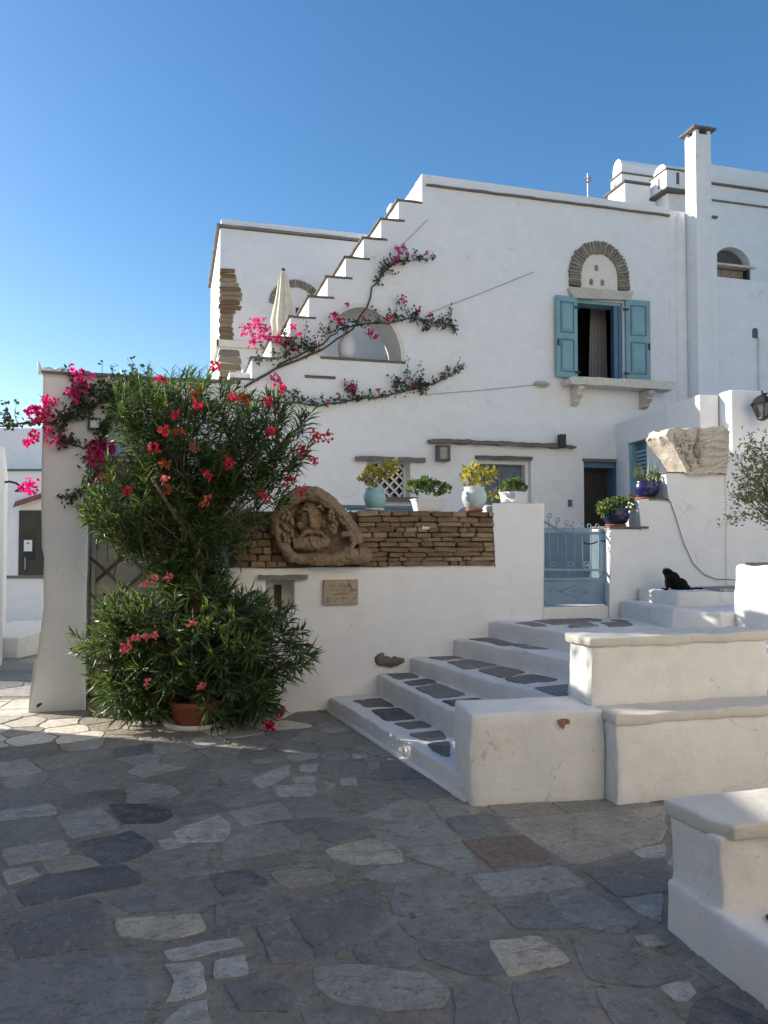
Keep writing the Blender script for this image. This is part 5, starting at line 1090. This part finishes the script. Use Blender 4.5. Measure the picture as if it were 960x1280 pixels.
def vase(px_, py_, mat, lbl, plant_px, sz):
    b = onwall(px_, py_, zS + .006); t = thing('urn', lbl, 'plant pot', b, 'aqua urns on the stone band')
    build('dish', MB().lathe(b, [(.08, 0), (.095, .02), (.085, .024), (.06, .012)], 20), 'white_pot' if mat == 'aqua' else 'terracotta', t, True)
    build('urn_body', MB().lathe(b + Vector((0, 0, .014)), [(r * sz, z * sz) for r, z in VPROF], 28, lambda a, z: 1 + .018 * math.sin(z * 190)), mat, t, True)
    for (x, y, r, n) in plant_px:
        c = onwall(x, y, 0); c.z = YP(topy).pt(x, y).z; bush(t, c, r * 1.1, r, r, n, .055, .036, 'yellow', .5, 4)
    return t
vase(468.5, 634, 'aqua', 'ribbed turquoise urn with yellow leafed plant near the carving', [(466, 594, .075, 70), (482, 588, .07, 50), (490, 582, .045, 24), (453, 598, .03, 12), (458, 600, .035, 12)], .86)
vase(593, 637, 'pale_aqua', 'pale grey green ribbed urn with yellow leafed plant near the gate post', [(588, 597, .075, 80), (604, 596, .07, 55), (590, 588, .06, 40), (617, 617, .04, 16), (612, 592, .05, 24)], .98)
def trough(b, w, d, h, lbl, name, rz=0):
    t = thing(name, lbl, 'planter', b); m = MB(); vs = []
    for (z, s) in ((0, .84), (h * .86, 1.0), (h * .86, 1.05), (h, 1.05)):
        for (sx_, sy_) in ((-1, -1), (1, -1), (1, 1), (-1, 1)):
            x, y = sx_ * w / 2 * s, sy_ * d / 2 * s; vs.append(b + Vector((x * math.cos(rz) - y * math.sin(rz), x * math.sin(rz) + y * math.cos(rz), z)))
    m.add(vs, [(3, 2, 1, 0)] + [(k * 4 + i, k * 4 + (i + 1) % 4, (k + 1) * 4 + (i + 1) % 4, (k + 1) * 4 + i) for k in range(3) for i in range(4)] + [(12, 13, 14, 15)]); build('trough', m, 'white_pot', t, bevel=.004); return t
b = onwall(535, 636, zS + .006); t = trough(b, .30, .17, .12, 'long white trough of green plants on the stone band between the urns', 'flower_trough')
for (x, y, r, n) in ((520, 609, .07, 80), (532, 606, .075, 90), (545, 610, .07, 80), (556, 612, .045, 30)): c = YP(topy).pt(x, y); bush(t, c, r * 1.2, r, r * .8, n, .05, .04, 'green', .5, 3)
build('stray_stem', MB().tube([YP(topy).pt(552, 616), YP(topy).pt(558, 611), YP(topy).pt(561, 605)], .005, 5), 'bark', t)
b = onwall(643, 633, zP + .006); b.y = WY + .19; t = trough(b, .21, .20, .14, 'square white planter of dense green plants on the gate post', 'square_planter', R(28))
for (x, y, r, n) in ((634, 607, .06, 110), (645, 605, .06, 110), (652, 609, .045, 60)): c = YP(WY + .19).pt(x, y); bush(t, c, r, r, r * .75, n, .035, .03, 'green', .6, 2)
one('pebble', 'flat white stone on the gate post under the square planter', 'stone', MB().blob(onwall(634, 630, zP + .022) + Vector((-.03, -.12, 0)), (.11, .05, .016), 12, 8), 'white_pot', smooth=True, origin=tuple(onwall(634, 630, zP)))
one('pebble', 'pointed white shell at the edge of the gate post beside the planter', 'shell', MB().lathe(onwall(666, 630, zP + .004) + Vector((-.03, -.1, 0)), [(.035, 0), (.03, .025), (.004, .06)], 10), 'white_pot', smooth=True, origin=tuple(onwall(666, 630, zP)))
def bluepot(px_, z, lbl, s):
    p = YP(WY + .16).pt(px_, 640); b = Vector((p.x, WY + .16, z)); t = thing('blue_pot', lbl, 'plant pot', b, 'cobalt pots on the stepped wall')
    build('saucer', MB().lathe(b, [(.11 * s, 0), (.13 * s, .02), (.11 * s, .02)], 20), 'terracotta', t, True)
    build('pot_body', MB().lathe(b + Vector((0, 0, .012)), [(.09 * s, 0), (.13 * s, .04 * s), (.15 * s, .10 * s), (.145 * s, .15 * s), (.128 * s, .18 * s), (.14 * s, .20 * s), (.12 * s, .20 * s), (.11 * s, .17 * s)], 26), 'cobalt', t, True); return t, b
t, b = bluepot(770, sz[0] + .028, 'cobalt blue glazed pot of geraniums on the lowest wall step beside the gate', .90)
for (x, y, r, n) in ((758, 634, .08, 90), (772, 630, .085, 110), (786, 630, .06, 55), (752, 640, .04, 24), (765, 640, .08, 80)): c = YP(WY + .14).pt(x, y); bush(t, c, r, r, r * .7, n, .045, .042, 'green', .4, 3)
mb = MB(); cluster(mb, YP(WY + .1).pt(789, 620), .03, 8, .025); build('flower_cluster', mb, 'dried', t)
t, b = bluepot(808, sz[1] + .024, 'cobalt blue glazed pot of spiky aloe on the second wall step', .90)
f = MB(); c = b + Vector((0, 0, .17))
for i in range(26):
    a = rp_.uniform(0, 6.28); e = rp_.uniform(.25, 1.0); d = Vector((math.cos(a) * e, math.sin(a) * e, 1.0)); L = rp_.uniform(.12, .30); f.leaf(c + Vector((math.cos(a) * .05, math.sin(a) * .05, 0)), d, Vector((math.cos(a), math.sin(a), -.3)), L, .026, .1)
build('foliage', f, 'aloe', t); c = YP(WY + .16).pt(817, 600); bush(t, c, .05, .06, .07, 40, .05, .04, 'green', .5, 3)
# blue railing and chair backs seen over the stone band
ra = YP(9.0); rail = thing('blue_railing', 'dark blue metal railing in the courtyard behind the stone band', 'railing', Vector((ra.pt(440, 660).x, 9.0, .885)))
build('top_bar', MB().tube([ra.pt(420, 633), ra.pt(520, 634.5)], .02, 6), 'blue_dark', rail)
build('lower_bar', MB().tube([ra.pt(433, 636.5), ra.pt(520, 637.5)], .014, 6), 'blue_dark', rail)
for x in (438, 470, 500): p = ra.pt(x, 637); build('post', MB().tube([p, (p.x, 9.0, .88)], .014, 6), 'blue_dark', rail)
ca = YP(8.4); cc = ca.pt(593, 645); chr_ = thing('garden_chair', 'blue garden chair back showing behind the pale urn', 'chair', (cc.x, 8.4, .885))
zt = ca.pt(593, 632).z; w = .24
m = MB(); m.extr([Vector((cc.x + w * math.cos(math.pi * i / 12), 8.4, zt - .12 + .12 * math.sin(math.pi * i / 12))) for i in range(13)] + [Vector((cc.x - w, 8.4, 1.45)), Vector((cc.x + w, 8.4, 1.45))], (0, -1, 0), -.02, .02); build('backrest', m, 'blue_dark', chr_, bevel=.006)
build('seat', MB().box(cc.x - .22, cc.x + .22, 8.44, 8.86, 1.31, 1.35), 'blue_dark', chr_, bevel=.006)
for sx_ in (-1, 1):
    for yy in (8.41, 8.83): build('leg', MB().box(cc.x + sx_ * .2 - .02, cc.x + sx_ * .2 + .02, yy - .015, yy + .02, .886, 1.46 if yy < 8.5 else 1.31), 'blue_dark', chr_)
# lamps
wlp = thing('wall_lantern', 'rectangular dark wall lantern under the slate canopy', 'lamp', Q(551, 577))
m = MB(); b = wrect(fp, 544, 557.5, 559, 577); m.extr(b, (0, -1, 0), 0, .14, [[b[0] + Vector((.035, 0, .03)), b[1] + Vector((-.035, 0, .03)), b[2] + Vector((-.035, 0, -.03)), b[3] + Vector((.035, 0, -.03))]]); build('housing', m, 'slate', wlp, bevel=.004)
build('bulb', MB().lathe(Vector(((b[0].x + b[1].x) / 2, FY - .07, b[0].z + .06)), [(.012, 0), (.022, .02), (.022, .09), (.005, .11)], 10), 'paper', wlp, True)
build('glass', MB().box(b[0].x + .036, b[1].x - .036, FY - .125, FY - .12, b[0].z + .031, b[2].z - .031), 'glass', wlp)
lz2 = YP(7.95); cL = lz2.pt(953, 524); ln = thing('black_lantern', 'black glazed street lantern on the annex wall above the small tree', 'lamp', cL)
kz = cL.y / .82 / 960; hL = lz2.pt(953, 490).z - cL.z
build('finial', MB().lathe(cL + Vector((0, 0, hL * .84)), [(.03, 0), (.012, .03), (.02, .05), (.004, .075)], 10), 'black', ln, True)
build('roof', MB().lathe(cL + Vector((0, 0, hL * .56)), [(.15, 0), (.135, .02), (.10, .07), (.05, .10), (.03, .11)], 6), 'black', ln)
build('glass', MB().lathe(cL + Vector((0, 0, .02)), [(.05, 0), (.115, hL * .56 - .025)], 6, cap=False), 'glass', ln)
for i in range(6):
    a = math.pi * 2 * i / 6; build('rib', MB().tube([cL + Vector((.055 * math.cos(a), .055 * math.sin(a), .01)), cL + Vector((.125 * math.cos(a), .125 * math.sin(a), hL * .57))], .009, 5), 'black', ln)
build('base', MB().lathe(cL, [(.02, -.02), (.065, 0), (.06, .03)], 8), 'black', ln); build('bulb', MB().lathe(cL + Vector((0, 0, .05)), [(.015, 0), (.03, .05), (.03, .09), (.005, .12)], 10), 'paper', ln, True)
build('bracket', MB().tube([cL + Vector((0, 0, hL * .9)), cL + Vector((.12, .05, hL * 1.0)), cL + Vector((.16, .20, hL * .8))], .014, 6), 'black', ln, True)
# hose / cable on the stepped wall
pts = [(806, 622), (828, 621), (838, 627), (845, 648), (855, 680), (866, 704), (880, 718), (895, 724), (918, 724)]; sp_ = [YP(WY - .015).pt(*p) for p in pts]; sp_[-1] += Vector((0, -.25, .0))
one('garden_hose', 'thin dark cable hanging down the stepped wall beside the cat', 'cable', MB().tube([sp_[0].lerp(sp_[1], t / 3) for t in range(3)] + sum([[sp_[i].lerp(sp_[i + 1], t / 3) for t in range(3)] for i in range(1, 8)], []) + [sp_[-1]], .0042, 6), 'cable', smooth=True, origin=tuple(sp_[-1]))
one('wall_pipe', 'thin vertical pipe in the corner right of the carved block', 'pipe', MB().tube([(sx[3] + .02, WY + .02, 1.06), (sx[3] + .02, WY + .02, 2.6)], .014, 6), 'plaster', origin=(sx[3], WY, 1.06))
one('corner_wall', 'plain white wall behind the small tree', 'wall', MB().box(sx[3] + .004, 9, WY + .045, WY + .4, TZ - .4, YP(WY).pt(930, 498).z - .6), 'plaster', origin=(sx[3], WY, TZ), bevel=.02)
# small tree in the planter
tb_ = Vector((5.00, 5.46, 1.365)); sm = thing('small_tree', 'slender young tree with small dark leaves in the white planter', 'tree', tb_)
w = MB(); f = MB(); tips = []
TZc = proj(tb_)[2]; T = lambda x, y, d=0: at(x, y, TZc + d)
_q = proj(tb_); root = T(_q[0] - 3, 655)
for i in range(3): w.tube([tb_ + Vector((rp_.uniform(-.03, .03), rp_.uniform(-.03, .03), -.02)), T(_q[0] - 3 + i * 3, 685) + rvec() * .015, root, T(_q[0] - 8 + 5 * i, 635)], [.014, .013, .014, .010], 6)
ends = fs('925,548 910,575 935,560 950,545 970,550 965,590 905,600 920,620 893,648 930,600 945,615 985,600 985,625 905,620 915,590 950,580 940,575 920,562 955,560')
for e in ends:
    d0 = rp_.uniform(-.25, .25); tip = T(e[0] + 14, e[1], d0); mid = root.lerp(tip, .5) + Vector((0, 0, .04)) + rvec() * .05; w.tube([root + Vector((0, 0, -.02)), root.lerp(mid, .5) + rvec() * .02, mid, tip], [.009, .007, .005, .002], 5)
    for j in range(115):
        u = rp_.random() ** .7; p = root.lerp(mid, u * 2) if u < .35 else mid.lerp(tip, (u - .35) / .65 * 1.08)
        p = p + rvec() * rp_.uniform(.0, .11); f.leaf(p, rvec() + Vector((0, 0, .2)), rvec(), rp_.uniform(.032, .052), rp_.uniform(.016, .024), .1)
build('trunk', w, 'bark', sm, True); build('crown', f, 'olive', sm)
# leafy tree left of the frame: its shade breaks the low sun into spots
tX, tZ = -6.4, 7.0; tc = Vector((*C(tX, tZ), 0)); lt = thing('yard_tree', 'leafy tree behind the yard wall left of the square', 'tree', tc)
w = MB(); f = MB(); w.tube([tc, tc + Vector((.05, 0, 1.2)), tc + Vector((-.05, .05, 2.6)), tc + Vector((0, 0, 3.6))], [.12, .10, .08, .05], 8)
for i in range(30):
    v = rvec(); tip = tc + Vector((0, 0, 4.2)) + Vector((v.x * .9, v.y * .9, v.z * .6)); w.tube([tc + Vector((0, 0, 2.6 + .5 * rp_.random())), tc.lerp(tip, .5) + Vector((0, 0, 1.4)), tip], [.035, .02, .006], 5)
    for j in range(34): f.leaf(tip + rvec() * rp_.uniform(.05, .42), rvec(), rvec(), .10, .05, .1)
build('trunk', w, 'bark', lt, True); build('crown', f, 'olive', lt)

# ================================================================== CAT
cpx = Plane((0, 6.72, 0), (0, -1, 0)); K = lambda x, y, d=0: cpx.pt(x, y) + Vector((0, -d, 0)); cz = 1.072
ct = thing('cat', 'black cat sitting upright on the upper white step', 'cat', Vector((K(842, 738).x, 6.72, cz)))
m = MB(); bx_ = K(845, 738).x
k_ = 7.75 / 960
def E(px_, py_, d, r, rot=None): p = K(px_, py_, d); m.blob(p, r, 14, 10, rot)
from mathutils import Euler
E(848, 730.5, 0, (.095, .085, .070)); E(842, 724, 0, (.066, .068, .085), Euler((0, R(-28), 0))); E(836.5, 719, .0, (.050, .052, .072), Euler((0, R(-20), 0)))
E(832.5, 715.2, .0, (.036, .040, .034)); E(829.5, 716.2, .015, (.018, .02, .016)); E(852, 734, .05, (.06, .045, .035)); E(833, 727, .02, (.028, .035, .075)); E(829.5, 736.4, .04, (.026, .02, .012)); E(829.5, 736.4, -.01, (.026, .02, .012))
for (x, d) in ((828.8, .018), (834.8, -.018)):
    p = K(x, 710.2, d); m.tube([p + Vector((.004, 0, -.028)), p + Vector((0, 0, -.008)), p + Vector((-.001, 0, .012))], [.018, .012, .002], 6)
m.tube([K(855, 736.2, .02), K(862, 736.3, .05), K(869, 735.9, .06), K(874, 735.6, .05)], [.022, .019, .017, .012], 8)
o = build('cat_body', m, 'cat', ct); md = o.modifiers.new('remesh', 'REMESH'); md.mode = 'VOXEL'; md.voxel_size = .006; md.use_smooth_shade = True; md2 = o.modifiers.new('smooth', 'SMOOTH'); md2.iterations = 3; md2.factor = .5
dz_ = min((o.matrix_world @ Vector(v.co)).z for v in o.data.vertices)
